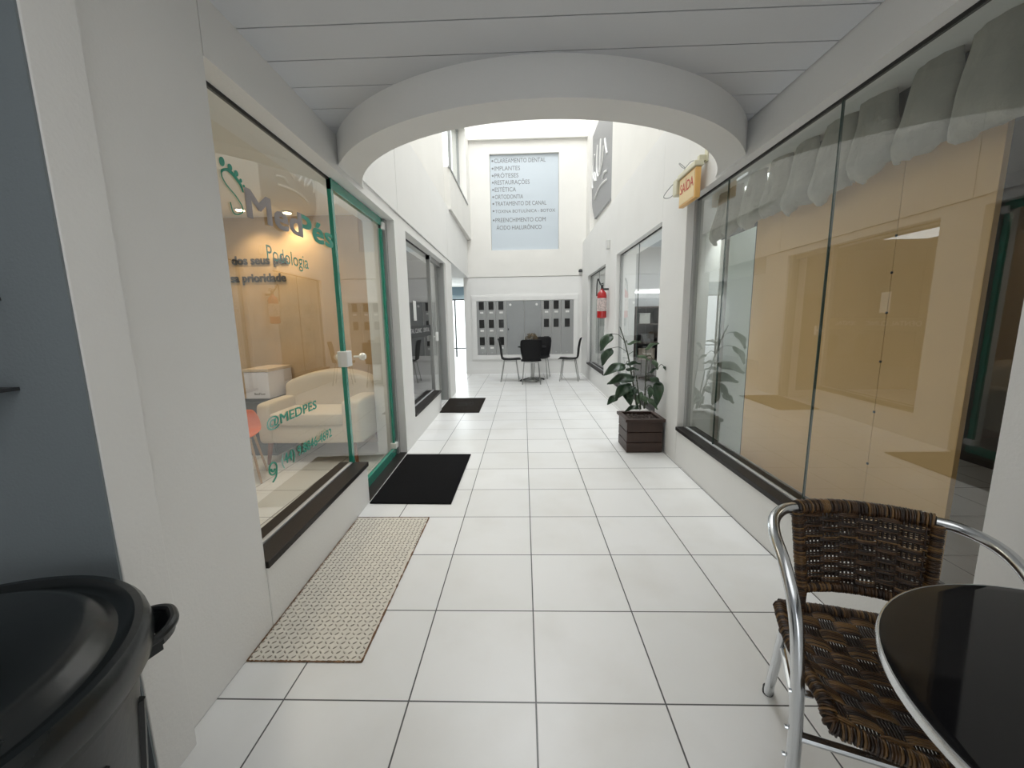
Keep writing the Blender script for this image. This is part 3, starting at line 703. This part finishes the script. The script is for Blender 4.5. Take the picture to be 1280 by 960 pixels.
# ------------------------------------------------------------------ dining chairs round the far table
def dining_chair(label):
    t = thing('dining_chair', label, 'chair', group='black chairs round the far table')
    b = MB(); n = 10; v = []; f = []
    prof = [(-.235, .462), (-.22, .472), (-.15, .470), (-.05, .462), (.06, .462), (.13, .470), (.175, .495)]
    def sheet(prof, wf):
        v = []; nn = 8
        for (yy, z), w_ in zip(prof, wf):
            for j in range(nn+1):
                q_ = j/nn*2-1; v.append((q_*w_, yy+.02*q_*q_*(-1 if z > .5 else 0), z+(.012*q_*q_ if z < .5 else 0)))
        f = [(i*(nn+1)+j, (i+1)*(nn+1)+j, (i+1)*(nn+1)+j+1, i*(nn+1)+j+1) for i in range(len(prof)-1) for j in range(nn)]
        return MB().add(v, f)
    o = sheet(prof, [.17, .205, .215, .215, .21, .20, .19]).build('seat', M_blackchair, t, smooth=True, fix=False); md = o.modifiers.new('s', 'SOLIDIFY'); md.thickness = .014
    o = sheet([(.175, .495), (.195, .53), (.205, .60), (.215, .72), (.235, .84), (.255, .91), (.262, .93)], [.19, .185, .20, .22, .225, .215, .18]).build('backrest', M_blackchair, t, smooth=True, fix=False); md = o.modifiers.new('s', 'SOLIDIFY'); md.thickness = .014
    for sx in (-1, 1):
        for (y0, y1) in ((-.14, -.20), (.12, .20)):
            MB().tube([(sx*.15, y0, .455), (sx*.19, y1, .0)], .0095, 8).build('leg', M_steel, t, smooth='auto')
    MB().box(-.16, .16, -.15, -.13, .44, .457).box(-.16, .16, .11, .13, .44, .457).box(-.16, -.14, -.15, .13, .44, .457).box(.14, .16, -.15, .13, .44, .457).build('seat_frame', M_steel, t)
    return t
def dup(root, loc, rz, label):
    r = root.copy(); COL.objects.link(r); r.location = loc; r.rotation_euler = (0, 0, rz); r['label'] = label
    for ch in list(root.children):
        c = ch.copy(); COL.objects.link(c); c.parent = r
        for g in ch.children:
            d = g.copy(); COL.objects.link(d); d.parent = c
    return r
ch0 = dining_chair('black moulded chair with its back to the camera, before the far round table')
ch0.location = (.572, 7.22, 0); ch0.rotation_euler = (0, 0, math.pi)
chL = dup(ch0, (.11, 7.62, 0), math.pi/2, 'black moulded chair at the left of the far round table, facing right')
chR = dup(ch0, (1.42, 7.58, 0), -math.pi/2-.2, 'black moulded chair standing apart near the right wall, facing the far table')
chB = dup(ch0, (.80, 8.06, 0), math.radians(-12), 'black moulded chair mostly hidden behind the front chair, on the far side of the table')

ft = thing('round_table', 'small round black table on silver star base between the far chairs', 'table', (.60, 7.62, 0))
FX, FY = .60, 7.62
child_of(MB().lathe([(.30, .735), (.31, .74), (.31, .752), (.30, .757)], 40, (FX, FY, 0)).build('tabletop', M_blackchair, smooth='auto'), ft)
child_of(MB().lathe([(.03, .05), (.03, .735)], 16, (FX, FY, 0)).build('column', M_steel, smooth='auto'), ft)
child_of(MB().lathe([(.21, .012), (.20, .03), (.10, .055), (.045, .075), (.03, .08)], 32, (FX, FY, 0)).build('base', M_steel, smooth='auto'), ft)
for k in range(4):
    a = math.radians(20+90*k); c, s = math.cos(a), math.sin(a)
    child_of(MB().tube([(FX+.05*c, FY+.05*s, .05), (FX+.27*c, FY+.27*s, .025)], [.02, .014], 8).lathe([(.022, 0), (.022, .025)], 12, (FX+.27*c, FY+.27*s, 0)).build('foot', M_steel if k % 2 else M_dark, smooth='auto'), ft)
dp = thing('centrepiece_plant', 'brownish dry plant in a pot on the far round table', 'plant', (FX, FY+.02, .757))
M_dry = mat('dry_foliage', (.13, .095, .05), .8, var=.4, vscale=30)
child_of(MB().lathe([(.05, .757), (.065, .82), (.07, .87)], 20, (FX-.005, FY+.02, 0)).build('pot', mat('grey_pot', (.15, .14, .12), .6), smooth='auto'), dp)
b = MB()
for k in range(420):
    th = random.uniform(0, 2*math.pi); ph = math.acos(random.uniform(-.1, 1)); R_ = random.uniform(.08, .14)
    c = Vector((FX-.005+R_*1.1*math.sin(ph)*math.cos(th), FY+.02+R_*math.sin(ph)*math.sin(th), 0.90+R_*1.1*math.cos(ph)))
    d = Vector((random.gauss(0, 1), random.gauss(0, 1), random.gauss(0, 1))).normalized(); e = d.orthogonal().normalized(); s = random.uniform(.012, .022)
    b.add([c-d*s, c+e*s*.5, c+d*s, c-e*s*.5], [(0, 1, 2, 3)])
child_of(b.build('foliage', M_dry, fix=False), dp)

# ------------------------------------------------------------------ rubbish bin
BXc, BYc, BZ = -.645, -.725, .745
tb = thing('trash_bin', 'large round black plastic bin with lid in front of grey wall', 'bin', (BXc, BYc, 0))
c_ = (BXc, BYc, 0)
b = MB().lathe([(.27, 0), (.285, .01), (.335, .60), (.338, .64), (.350, .645), (.352, .70), (.34, .705)], 64, c_)
body = child_of(b.build('body', M_blackp, smooth='auto'), tb)
for k in range(14):
    a = 2*math.pi*k/14+.22; ca, sa = math.cos(a), math.sin(a)
    P = [(BXc+r*ca, BYc+r*sa, z) for r, z in ((.288, .06), (.332, .56))]
    o = MB().tube(P, .010, 6).build('rib', M_blackp, smooth='auto'); o.parent = body
lid = child_of(MB().lathe([(.356, .672), (.368, .675), (.372, .70), (.366, .728), (.358, .738), (.345, .739), (.335, .728), (.318, .724), (.305, .730), (.292, .748), (.270, .757), (.12, .764), (.0, .766)], 72, c_).build('lid', mat('lid_plastic', (.012, .015, .016), .26, bump=.04, bscale=50), smooth='auto'), tb)
b = MB()
a = math.radians(49); ca, sa = math.cos(a), math.sin(a)
def hp(r, tt, z): return (BXc+r*ca-tt*sa, BYc+r*sa+tt*ca, z)
b.tube(smooth_path([hp(.338, -.062, .672), hp(.375, -.058, .676), hp(.398, -.03, .68), hp(.402, 0, .681), hp(.398, .03, .68), hp(.375, .058, .676), hp(.338, .062, .672)]), .010, 10)
for i in range(12):
    t0 = -.058+.116*i/12; t1 = -.058+.116*(i+1)/12
    def rr(t): return .401-.026*(abs(t)/.058)**2.2
    b.hexa([hp(rr(t0)-.030, t0, .640), hp(rr(t0)+.003, t0, .655), hp(rr(t1)+.003, t1, .655), hp(rr(t1)-.030, t1, .640), hp(rr(t0)-.005, t0, .680), hp(rr(t0)+.003, t0, .680), hp(rr(t1)+.003, t1, .680), hp(rr(t1)-.005, t1, .680)])
b.hexa([hp(.33, -.062, .632), hp(.375, -.062, .645), hp(.375, -.05, .645), hp(.33, -.05, .632), hp(.33, -.062, .675), hp(.375, -.062, .678), hp(.375, -.05, .678), hp(.33, -.05, .675)])
b.hexa([hp(.33, .05, .632), hp(.375, .05, .645), hp(.375, .062, .645), hp(.33, .062, .632), hp(.33, .05, .675), hp(.375, .05, .678), hp(.375, .062, .678), hp(.33, .062, .675)])
child_of(b.build('handle', M_blackp, smooth='auto'), tb)
# shelf on the grey wall
sh = thing('wall_shelf', 'dark edges of a shelf rack at left frame edge on grey wall', 'shelf', (-1.05, -.29, 1.18))
for z in (1.185, 1.398): child_of(MB().box(-1.35, -.80, -.42, -.292, z-.008, z).build('shelf_board', M_dark), sh)
child_of(MB().box(-1.34, -1.32, -.40, -.292, 1.19, 1.39).build('side_panel', M_dark), sh)

# ------------------------------------------------------------------ rattan armchair
M_cane = [mat('cane_dark', (.020, .009, .004), .38, var=.4, vscale=25), mat('cane_brown', (.062, .029, .010), .36, var=.4, vscale=25), mat('cane_tan', (.16, .085, .028), .36, var=.35, vscale=25)]
M_core = mat('cane_core', (.012, .008, .006), .8)
M_tube = mat('aluminium_tube', (.66, .68, .70), .2, 1)
ac = thing('rattan_armchair', 'brown woven rattan armchair with polished metal tube arms beside black glass table', 'chair', (1.41, -.08, 0), math.radians(-16))
fr = [(-.235, -.345, .0), (-.236, -.34, .30), (-.242, -.322, .50), (-.248, -.285, .61), (-.254, -.215, .680), (-.258, -.145, .715), (-.246, -.085, .734), (-.212, -.034, .744), (-.168, -.008, .747), (-.09, .022, .747), (0, .034, .747)]
fr = fr + [(-x, y, z) for x, y, z in reversed(fr[:-1])]
frame = MB().tube(smooth_path(fr, 8), .0155, 14).build('arm_frame', M_tube, ac, smooth='auto')
for s in (-1, 1):
    MB().tube([(s*.205, -.12, .405), (s*.165, .085, 0.0)], .0145, 12).build('rear_leg', M_tube, ac, smooth='auto')
    MB().lathe([(.017, 0), (.018, .006), (.017, .025)], 14, (s*.165, .085, 0)).build('rubber_foot', M_dark, ac, smooth='auto')
    MB().lathe([(.018, 0), (.019, .006), (.018, .03)], 14, (s*.235, -.345, 0)).build('rubber_foot', M_dark, ac, smooth='auto')
    MB().tube([(s*.237, -.335, .34), (s*.19, -.06, .33)], .008, 8).build('side_stretcher', M_tube, ac, smooth='auto')
    for z in (.405, .30, .22): MB().lathe([(.005, 0), (.005, .007), (.0, .008)], 8, (s*(.252), -.335, z) if s > 0 else (s*.258, -.335, z), 'x').build('screw', M_chrome, ac, smooth='auto')
    MB().tube([(s*.205, -.33, .402), (s*.232, -.33, .402)], .008, 8).build('seat_bolt', M_chrome, ac, smooth='auto')
MB().tube([(-.236, -.338, .285), (0, -.342, .272), (.236, -.338, .285)], .012, 10).build('front_stretcher', M_tube, ac, smooth='auto')

def coil(b, path, R, pitch, r, n=8, squash=1.0):
    path = [Vector(p) for p in path]; L = [0]
    for p, q_ in zip(path, path[1:]): L.append(L[-1]+(q_-p).length)
    tot = L[-1]; turns = int(tot/pitch); k = 0
    for tix in range(turns):
        pts = []; s0 = (tix+.5)*pitch
        while k < len(L)-2 and L[k+1] < s0: k += 1
        f = (s0-L[k])/max(L[k+1]-L[k], 1e-6); c = path[k].lerp(path[k+1], f); t = (path[k+1]-path[k]).normalized()
        up = Vector((0, 0, 1)) if abs(t.z) < .9 else Vector((0, 1, 0)); x = t.cross(up).normalized(); y = x.cross(t)
        RR = R*random.uniform(.96, 1.06); tl = random.uniform(-.35, .35)*pitch
        b.cur = random.choices((0, 1, 2), (.35, .42, .23))[0]
        for j in range(n): 
            a = 2*math.pi*j/n; pts.append(c+x*RR*math.cos(a)+y*RR*squash*math.sin(a)+t*tl*math.cos(a))
        b.tube(pts, r, 5, closed=True)
    b.cur = 0
# seat outline (local): rounded, rolled front
def seat_pt(u, v):      # u -1..1 across, v 0 rear .. 1 front
    hw_ = .192+.016*math.sin(math.pi*min(1, v*1.1))
    x = u*hw_; 
    fy = -.405-.035*(1-u*u)
    y = -.025+(fy+.025)*v + (.02*(1-u*u) if v < .3 else 0)*(1-v/.3 if v < .3 else 0)
    z = .418 - .014*(1-u*u)*math.sin(math.pi*v) + .006*u*u
    if v > .86: z -= .022*((v-.86)/.14)**2
    return Vector((x, y, z))
seat = MB()
NW = 74
for i in range(NW):       # wefts running across the seat
    v = (i+.5)/NW; seat.cur = random.choices((0, 1, 2), (.22, .48, .30))[0]; band = i//7
    pts = []
    for j in range(43):
        u = -1+2*j/42; p = seat_pt(u, v); ph = math.sin(u*math.pi*4.0+(math.pi if band % 2 else 0)+.4)
        p.z += .0048*max(-1, min(1, ph*1.7))+random.uniform(-.0003, .0003); pts.append(p)
    seat.tube(pts, .0032, 5)
seat.cur = 0
for j in range(58):       # warps
    u = -.97+1.94*j/57
    seat.tube([seat_pt(u, v/30)+Vector((0, 0, -.001)) for v in range(31)], .0027, 5)
so = seat.build('seat', M_cane, ac, smooth=True)
rim = MB(); out = [seat_pt(-1, v/20) for v in range(0, 20)]+[seat_pt(-1+2*u/20, 1) for u in range(0, 21)]+[seat_pt(1, 1-v/20) for v in range(1, 21)]+[seat_pt(1-2*u/20, 0) for u in range(1, 20)]
out = smooth_path([out[k] for k in range(0, len(out), 2)]+[out[0]], 3)
coil(rim, out, .0155, .0055, .0031, 8)
rim.build('seat_rim', M_cane, ac, smooth=True)
MB().tube(out[:-1], .0135, 8, closed=True).build('seat_core', M_core, ac, smooth=True)
# back panel
def back_pt(u, v):      # v 0 bottom .. 1 top
    x = u*(.150+.018*v); y = -.055+.036*v+(.034+.006*v)*(1-u*u)*1.0; return Vector((x, y, .515+.228*v))
bk = MB(); NB = 46
for i in range(NB):
    v = (i+.5)/NB; bk.cur = random.choices((0, 1, 2), (.45, .42, .13))[0]; pts = []
    for j in range(45):
        u = -1+2*j/44; p = back_pt(u, v); ph = math.sin(u*math.pi*3.5+(math.pi if (i//3) % 2 else 0))
        p.y += .0042*max(-1, min(1, ph*1.6)); p.z += .0012*math.sin(u*9+i); pts.append(p)
    bk.tube(pts, .0026, 5)
bk.cur = 0
for j in range(30):
    u = -.95+1.9*j/29
    bk.tube([back_pt(u, v/8) for v in range(9)], .0032, 5)
bk.build('backrest', M_cane, ac, smooth=True)
br = MB()
coil(br, [p for p in smooth_path(fr, 8) if abs(p.x) < .168 and p.z > .74], .0195, .0062, .0033, 10)
coil(br, [back_pt(-1+2*k/16, 0) for k in range(17)], .013, .0055, .003, 8)
for s in (-1, 1):
    coil(br, [back_pt(s, 1-k/12) for k in range(13)]+[Vector((s*.150, -.055, .50)), Vector((s*.152, -.05, .425))], .0135, .0055, .003, 8)
br.build('back_binding', M_cane, ac, smooth=True)
b = MB()
b.tube([back_pt(-1+2*k/16, 0) for k in range(17)], .0115, 8)
for s in (-1, 1): b.tube([back_pt(s, 1-k/6) for k in range(7)]+[Vector((s*.152, -.05, .42))], .012, 8)
b.tube([p for p in smooth_path(fr, 8) if abs(p.x) < .168 and p.z > .74], .0175, 8)
b.build('back_core', M_core, ac, smooth=True)

# ------------------------------------------------------------------ black glass table
TX, TY, TR = 1.398, -.748, .383
gt = thing('glass_table', 'round table with black glass top and thin metal rim, cut by lower right corner', 'table', (TX, TY, 0))
child_of(MB().lathe([(TR-.004, .708), (TR-.001, .7085), (TR-.001, .7195), (TR-.006, .7205), (TR-.02, .721), (.0, .721)], 96, (TX, TY, 0)).build('glass_top', mat('black_glass', (.005, .005, .006), .05, spec=.35), smooth='auto'), gt)
child_of(MB().lathe([(TR-.002, .702), (TR+.0035, .704), (TR+.0045, .712), (TR+.002, .7200), (TR-.0005, .7208), (TR-.001, .7200)], 96, (TX, TY, 0), caps=False).build('metal_rim', M_tube, smooth='auto'), gt)
child_of(MB().tube([(TX, TY, .03), (TX, TY, .70)], .025, 16).lathe([(.20, .69), (.20, .704)], 32, (TX, TY, 0)).build('column', M_tube, smooth='auto'), gt)
for k in range(4):
    a = math.radians(30+90*k); c, s = math.cos(a), math.sin(a)
    child_of(MB().tube([(TX+.02*c, TY+.02*s, .10), (TX+.15*c, TY+.15*s, .05), (TX+.27*c, TY+.27*s, .014)], [.016, .015, .013], 10).build('foot', M_tube, smooth='auto'), gt)

# ------------------------------------------------------------------ behind the large right window
M_board = mat('beige_board', (.74, .48, .225), .65, var=.05, vscale=2)
XB = 2.09
ya = at(1237, 300, 0, XB).y; yb = at(938, 400, 0, XB).y; ysm = at(1110, 380, 0, XB).y
bd = thing('beige_board', 'large beige board standing right behind the big right window', 'board', (XB, (ya+yb)/2, 0))
child_of(MB().box(XB, XB+.02, ya, ysm-.0015, .0, 2.12).build('panel', M_board), bd)
child_of(MB().box(XB, XB+.02, ysm+.0015, yb, .0, 2.12).build('panel', M_board), bd)
for v in (295, 341, 391, 452, 515, 580):
    u = 1130-(v-190)*.112; p = at(u, v, 0, XB)
    child_of(MB().lathe([(.006, 0), (.006, -.003), (.0, -.005)], 10, (XB, ysm, p.z), 'x').build('screw', M_dark), bd)
child_of(MB().box(XB+.001, XB+.022, yb, yb+.012, 0, 2.12).build('edge_trim', M_dark), bd)
struct(MB().box(2.28, 2.30, yb-.2, 2.6, 0, 2.4).build('wall_shop', mat('pale_green_partition', (.66, .70, .66), .7)))
M_fab = mat('unbleached_cloth', (.40, .39, .34), .9, bump=.6, bscale=45, var=.1, vscale=9)
vl = thing('gathered_curtain', 'pale cloth gathered into hanging folds along top of big right window', 'curtain', (2.0, 1.1, 2.0))
edges = [-.06, .20, .47, .70, .93, 1.20, 1.42, 1.66, 1.93, 2.15, 2.34]
for a, c in zip(edges, edges[1:]):
    nU, nV = 14, 18; v = []; f = []; wdt = c-a; lean = random.uniform(-.06, .03); hz = random.uniform(-.03, .03)
    for i in range(nV+1):
        t = i/nV                                # 0 top .. 1 hem
        for j in range(nU+1):
            s = j/nU; nar = .66+.34*min(1, t*1.3)
            yy = (a+c)/2+(s-.5)*wdt*nar*1.04+lean*(1-t)
            puff = math.sin(math.pi*s)**.7*(.03+.085*t**1.5)
            if t > .85: puff *= 1-.55*((t-.85)/.15)**2
            crease = .011*math.sin(s*23+i*.25+a*30)*t+.004*math.sin(t*14+s*5+a*9)
            zz = 2.42-(.49+hz-.05*abs(s-.5)*2)*t+.012*math.sin(s*9+a*20)*t
            v.append((2.045-puff-crease, yy, zz))
    for i in range(nV):
        for j in range(nU): f.append((i*(nU+1)+j, (i+1)*(nU+1)+j, (i+1)*(nU+1)+j+1, i*(nU+1)+j+1))
    o = MB().add(v, f).build('fold', M_fab, smooth=True, fix=False); child_of(o, vl); md = o.modifiers.new('t', 'SOLIDIFY'); md.thickness = .004; md.offset = 1
struct(MB().box(2.16, 2.2, -.1, 2.6, 2.0, 2.44).build('dark_backing', M_roomdark))  # dark sheet added behind the cloth folds, standing in for shaded gaps

# curtain behind the farthest right window
cu = MB(); v = []; n = 120
for i in range(n+1):
    yy = 5.9+2.1*i/n; xx = 2.12+.03*math.sin(i*.9)+.012*math.sin(i*.37)
    v += [(xx, yy, .02), (xx, yy, 2.4)]
cu.add(v, [(2*i, 2*i+2, 2*i+3, 2*i+1) for i in range(n)])
o = cu.build('pleated_curtain', mat('white_voile', (.74, .74, .72), .9), smooth=True, fix=False); tag(o, 'white pleated curtain behind the farthest right window', 'curtain'); md = o.modifiers.new('t', 'SOLIDIFY'); md.thickness = .003

# rack and tube lamp in the shop behind the plant
M_rk = wood('dark_rack_wood', (.07, .05, .04), (2, 2, 10), .3)
rk = thing('display_rack', 'dark open shelving inside the shop behind the potted plant', 'shelf', (2.55, 5.3, 0))
X0r, X1r = 2.14, 2.98
for x in (X0r, 2.55, X1r-.02): child_of(MB().box(x, x+.02, 5.08, 5.5, 0, 1.5).build('side_panel', M_rk), rk)
for z in (.10, .38, .66, .94, 1.22, 1.48): child_of(MB().box(X0r+.02, X1r-.02, 5.08, 5.5, z, z+.02).build('shelf_board', M_rk), rk)
child_of(MB().box(X0r, X1r, 5.5, 5.515, 0, 1.5).build('back_panel', M_rk), rk)
for (x, z, w_, h, c) in ((2.22, 1.24, .16, .16, (.6, .6, .56)), (2.64, 1.24, .25, .14, (.65, .68, .64)), (2.25, .96, .20, .12, (.1, .1, .1)), (2.66, .96, .18, .18, (.35, .3, .24)), (2.22, .68, .25, .18, (.3, .25, .2)), (2.66, .68, .22, .10, (.7, .7, .68))):
    nm_ = {1.24: 'top', .96: 'middle', .68: 'lower'}[z]
    o = MB().box(x, x+w_, 5.15, 5.42, z, z+h*.85).box(x-.004, x+w_+.004, 5.146, 5.424, z+h*.85, z+h).build('storage_box', mat('box_%d' % (x*100+z*10), c, .6), bevel=.003)
    tag(o, '%s storage box at the %s of the %s shelf in dark display rack' % ({.6: 'pale grey', .65: 'pale green', .1: 'black', .35: 'brown', .3: 'dark brown', .7: 'white'}[c[0]], 'left' if x < 2.5 else 'right', nm_), 'box', 'boxes in the display rack')
tl = thing('tube_lamp', 'white fluorescent tube lamp glowing above the dark display rack', 'lamp', (2.6, 5.48, 1.75))
child_of(MB().box(2.15, 3.1, 5.49, 5.545, 1.74, 1.79).build('housing', M_white), tl)
child_of(MB().tube([(2.18, 5.475, 1.735), (3.07, 5.475, 1.735)], .013, 10).build('tube', emis('tube_glow', (.95, .98, 1), 5), smooth='auto'), tl)

# ------------------------------------------------------------------ inside the clinic
M_sofa = mat('cream_upholstery', (.66, .58, .46), .85, bump=.2, bscale=150); M_leg = wood('reddish_leg_wood', (.22, .075, .03), (8, 8, 1))
sf = thing('sofa', 'cream low sofa on wooden legs inside the clinic', 'sofa', (-1.65, 2.75, 0))
def cushion(x0, x1, y0, y1, z0, z1, name, r=.04, crown=.0, top=None):
    me = bpy.data.meshes.new(name); bm = bmesh.new(); bmesh.ops.create_cube(bm, size=1)
    bmesh.ops.subdivide_edges(bm, edges=bm.edges[:], cuts=7, use_grid_fill=True)
    for v in bm.verts:
        p = v.co*2; x, y, z = p
        k = .10
        q_ = Vector((x*(1-k*.15*(y*y+z*z)), y*(1-k*.3*(x**4+z*z)), z*(1-k*.4*(x**4+y**4))))
        v.co = Vector(((x0+x1)/2+q_.x*(x1-x0)/2, (y0+y1)/2+q_.y*(y1-y0)/2, (z0+z1)/2+q_.z*(z1-z0)/2))
        if top and v.co.z > (z0+z1)/2: v.co.z = (z0+z1)/2+(v.co.z-(z0+z1)/2)*top((v.co.x-x0)/(x1-x0))
    bm.to_mesh(me); bm.free(); me.materials.append(M_sofa)
    for p in me.polygons: p.use_smooth = True
    o = bpy.data.objects.new(name, me); COL.objects.link(o); child_of(o, sf); md = o.modifiers.new('s', 'SUBSURF'); md.levels = md.render_levels = 1
    return o
cushion(-2.05, -1.14, 2.38, 2.98, .20, .40, 'base'); cushion(-1.98, -1.26, 2.36, 2.86, .38, .50, 'seat_cushion')
cushion(-2.06, -1.12, 2.80, 3.06, .22, .84, 'backrest', top=lambda s: .45+.6*math.sin(math.pi*min(1, .12+s*.72))**1.0)
cushion(-1.28, -1.10, 2.36, 3.0, .20, .62, 'armrest'); cushion(-2.08, -1.95, 2.36, 3.0, .20, .60, 'armrest')
for x in (-2.0, -1.2):
    for y in (2.42, 2.98): child_of(MB().tube([(x, y, .22), (x+(.03 if x > -1.5 else -.03), y+(-.02 if y < 2.6 else .02), 0)], [.024, .014], 10).build('leg', M_leg, smooth='auto'), sf)
cb = thing('low_cabinet', 'dark grey low cabinet under white box inside the clinic', 'cabinet', (-2.25, 2.9, 0))
child_of(MB().box(-2.40, -2.105, 2.66, 3.08, 0, .59).build('body', mat('anthracite', (.05, .055, .06), .5), bevel=.004), cb)
child_of(MB().box(-2.39, -2.115, 2.645, 2.66, .03, .56).build('door', mat('anthracite_door', (.055, .06, .065), .45), bevel=.003), cb)
wb = thing('carton_box', 'white box with beige lid on the dark cabinet inside the clinic', 'box', (-2.25, 2.9, .59))
child_of(MB().box(-2.36, -2.115, 2.66, 3.07, .592, .86).build('carton', mat('white_card', (.78, .78, .86), .6), bevel=.004), wb)
child_of(MB().box(-2.367, -2.108, 2.653, 3.077, .86, .89).build('lid', mat('beige_card', (.62, .50, .36), .6), bevel=.004), wb)
child_of(text('BeeFlow', 'lettering', '-y', (-2.27, 2.658, .63), M_dark, width=.11, height=.022, bold=.01), wb)
oc = thing('orange_chair', 'orange plastic chair with thin pale wooden legs inside the clinic', 'chair', (-2.02, 2.02, 0), math.radians(25)); oc.scale = (.86, .86, .86)
M_och = mat('orange_plastic', (.70, .16, .05), .35)
v = []; nn = 10
prof = [(-.20, .44), (-.15, .455), (0, .44), (.12, .45), (.17, .50), (.20, .60), (.215, .68)]
for k, (yy, z) in enumerate(prof):
    w_ = [.17, .20, .20, .20, .19, .18, .13][k]
    for j in range(nn+1): q_ = j/nn*2-1; v.append((q_*w_, yy-.04*q_*q_*(k > 3), z+.04*q_*q_*(k < 5)))
o = MB().add(v, [(i*(nn+1)+j, (i+1)*(nn+1)+j, (i+1)*(nn+1)+j+1, i*(nn+1)+j+1) for i in range(len(prof)-1) for j in range(nn)]).build('seat_shell', M_och, oc, smooth=True, fix=False); md = o.modifiers.new('t', 'SOLIDIFY'); md.thickness = .01
md = o.modifiers.new('s', 'SUBSURF'); md.levels = md.render_levels = 1
for sx in (-1, 1):
    for sy in (-1, 1): MB().tube([(sx*.12, sy*.10, .44), (sx*.19, sy*.19, 0)], [.013, .010], 8).build('leg', wood('beech_leg', (.45, .28, .15), (8, 8, 1)), oc, smooth='auto')
l1 = text('dos seus pés', 'wall_lettering', '-y', (at(291, 331, 1, 3.115).x, 3.112, at(291, 331, 1, 3.115).z), M_dark, width=at(360, 330, 1, 3.115).x-at(291, 331, 1, 3.115).x, height=.085, bold=.03, ext=.006)
tag(l1, 'upper line of bold black lettering on tan clinic wall', 'lettering')
l2 = text('sa prioridade', 'wall_lettering', '-y', (at(290, 353, 1, 3.115).x, 3.112, at(290, 353, 1, 3.115).z), M_dark, width=at(358, 353, 1, 3.115).x-at(290, 353, 1, 3.115).x, height=.085, bold=.03, ext=.006)
tag(l2, 'lower line of bold black lettering on tan clinic wall, ending prioridade', 'lettering')
for i, (u, v_) in enumerate(((360, 266), (300, 262))):
    p = at(u, v_, 2, 2.425)
    y_ = min(p.y, 2.95)
    dl = thing('downlight', ['glowing recessed ceiling spot in clinic, the right one of two', 'glowing recessed ceiling spot in clinic, the left one nearer the pier'][i], 'lamp', (p.x, y_, 2.42))
    child_of(MB().lathe([(.05, 2.418), (.055, 2.424), (.055, 2.43)], 24, (p.x, y_, 0)).build('trim_ring', M_white, smooth='auto'), dl)
    child_of(MB().lathe([(.035, 2.414), (.035, 2.419)], 20, (p.x, y_, 0)).build('bulb', emis('warm_glow_%d' % i, (1, .82, .5), 14)), dl)
    l = bpy.data.lights.new('spot', 'SPOT'); l.energy = 14; l.color = (1, .74, .45); l.spot_size = math.radians(110); l.spot_blend = .8; l.shadow_soft_size = .03
    o = bpy.data.objects.new('spot', l); COL.objects.link(o); o.location = (p.x, y_, 2.40); o.rotation_euler = (math.radians(18), 0, 0)
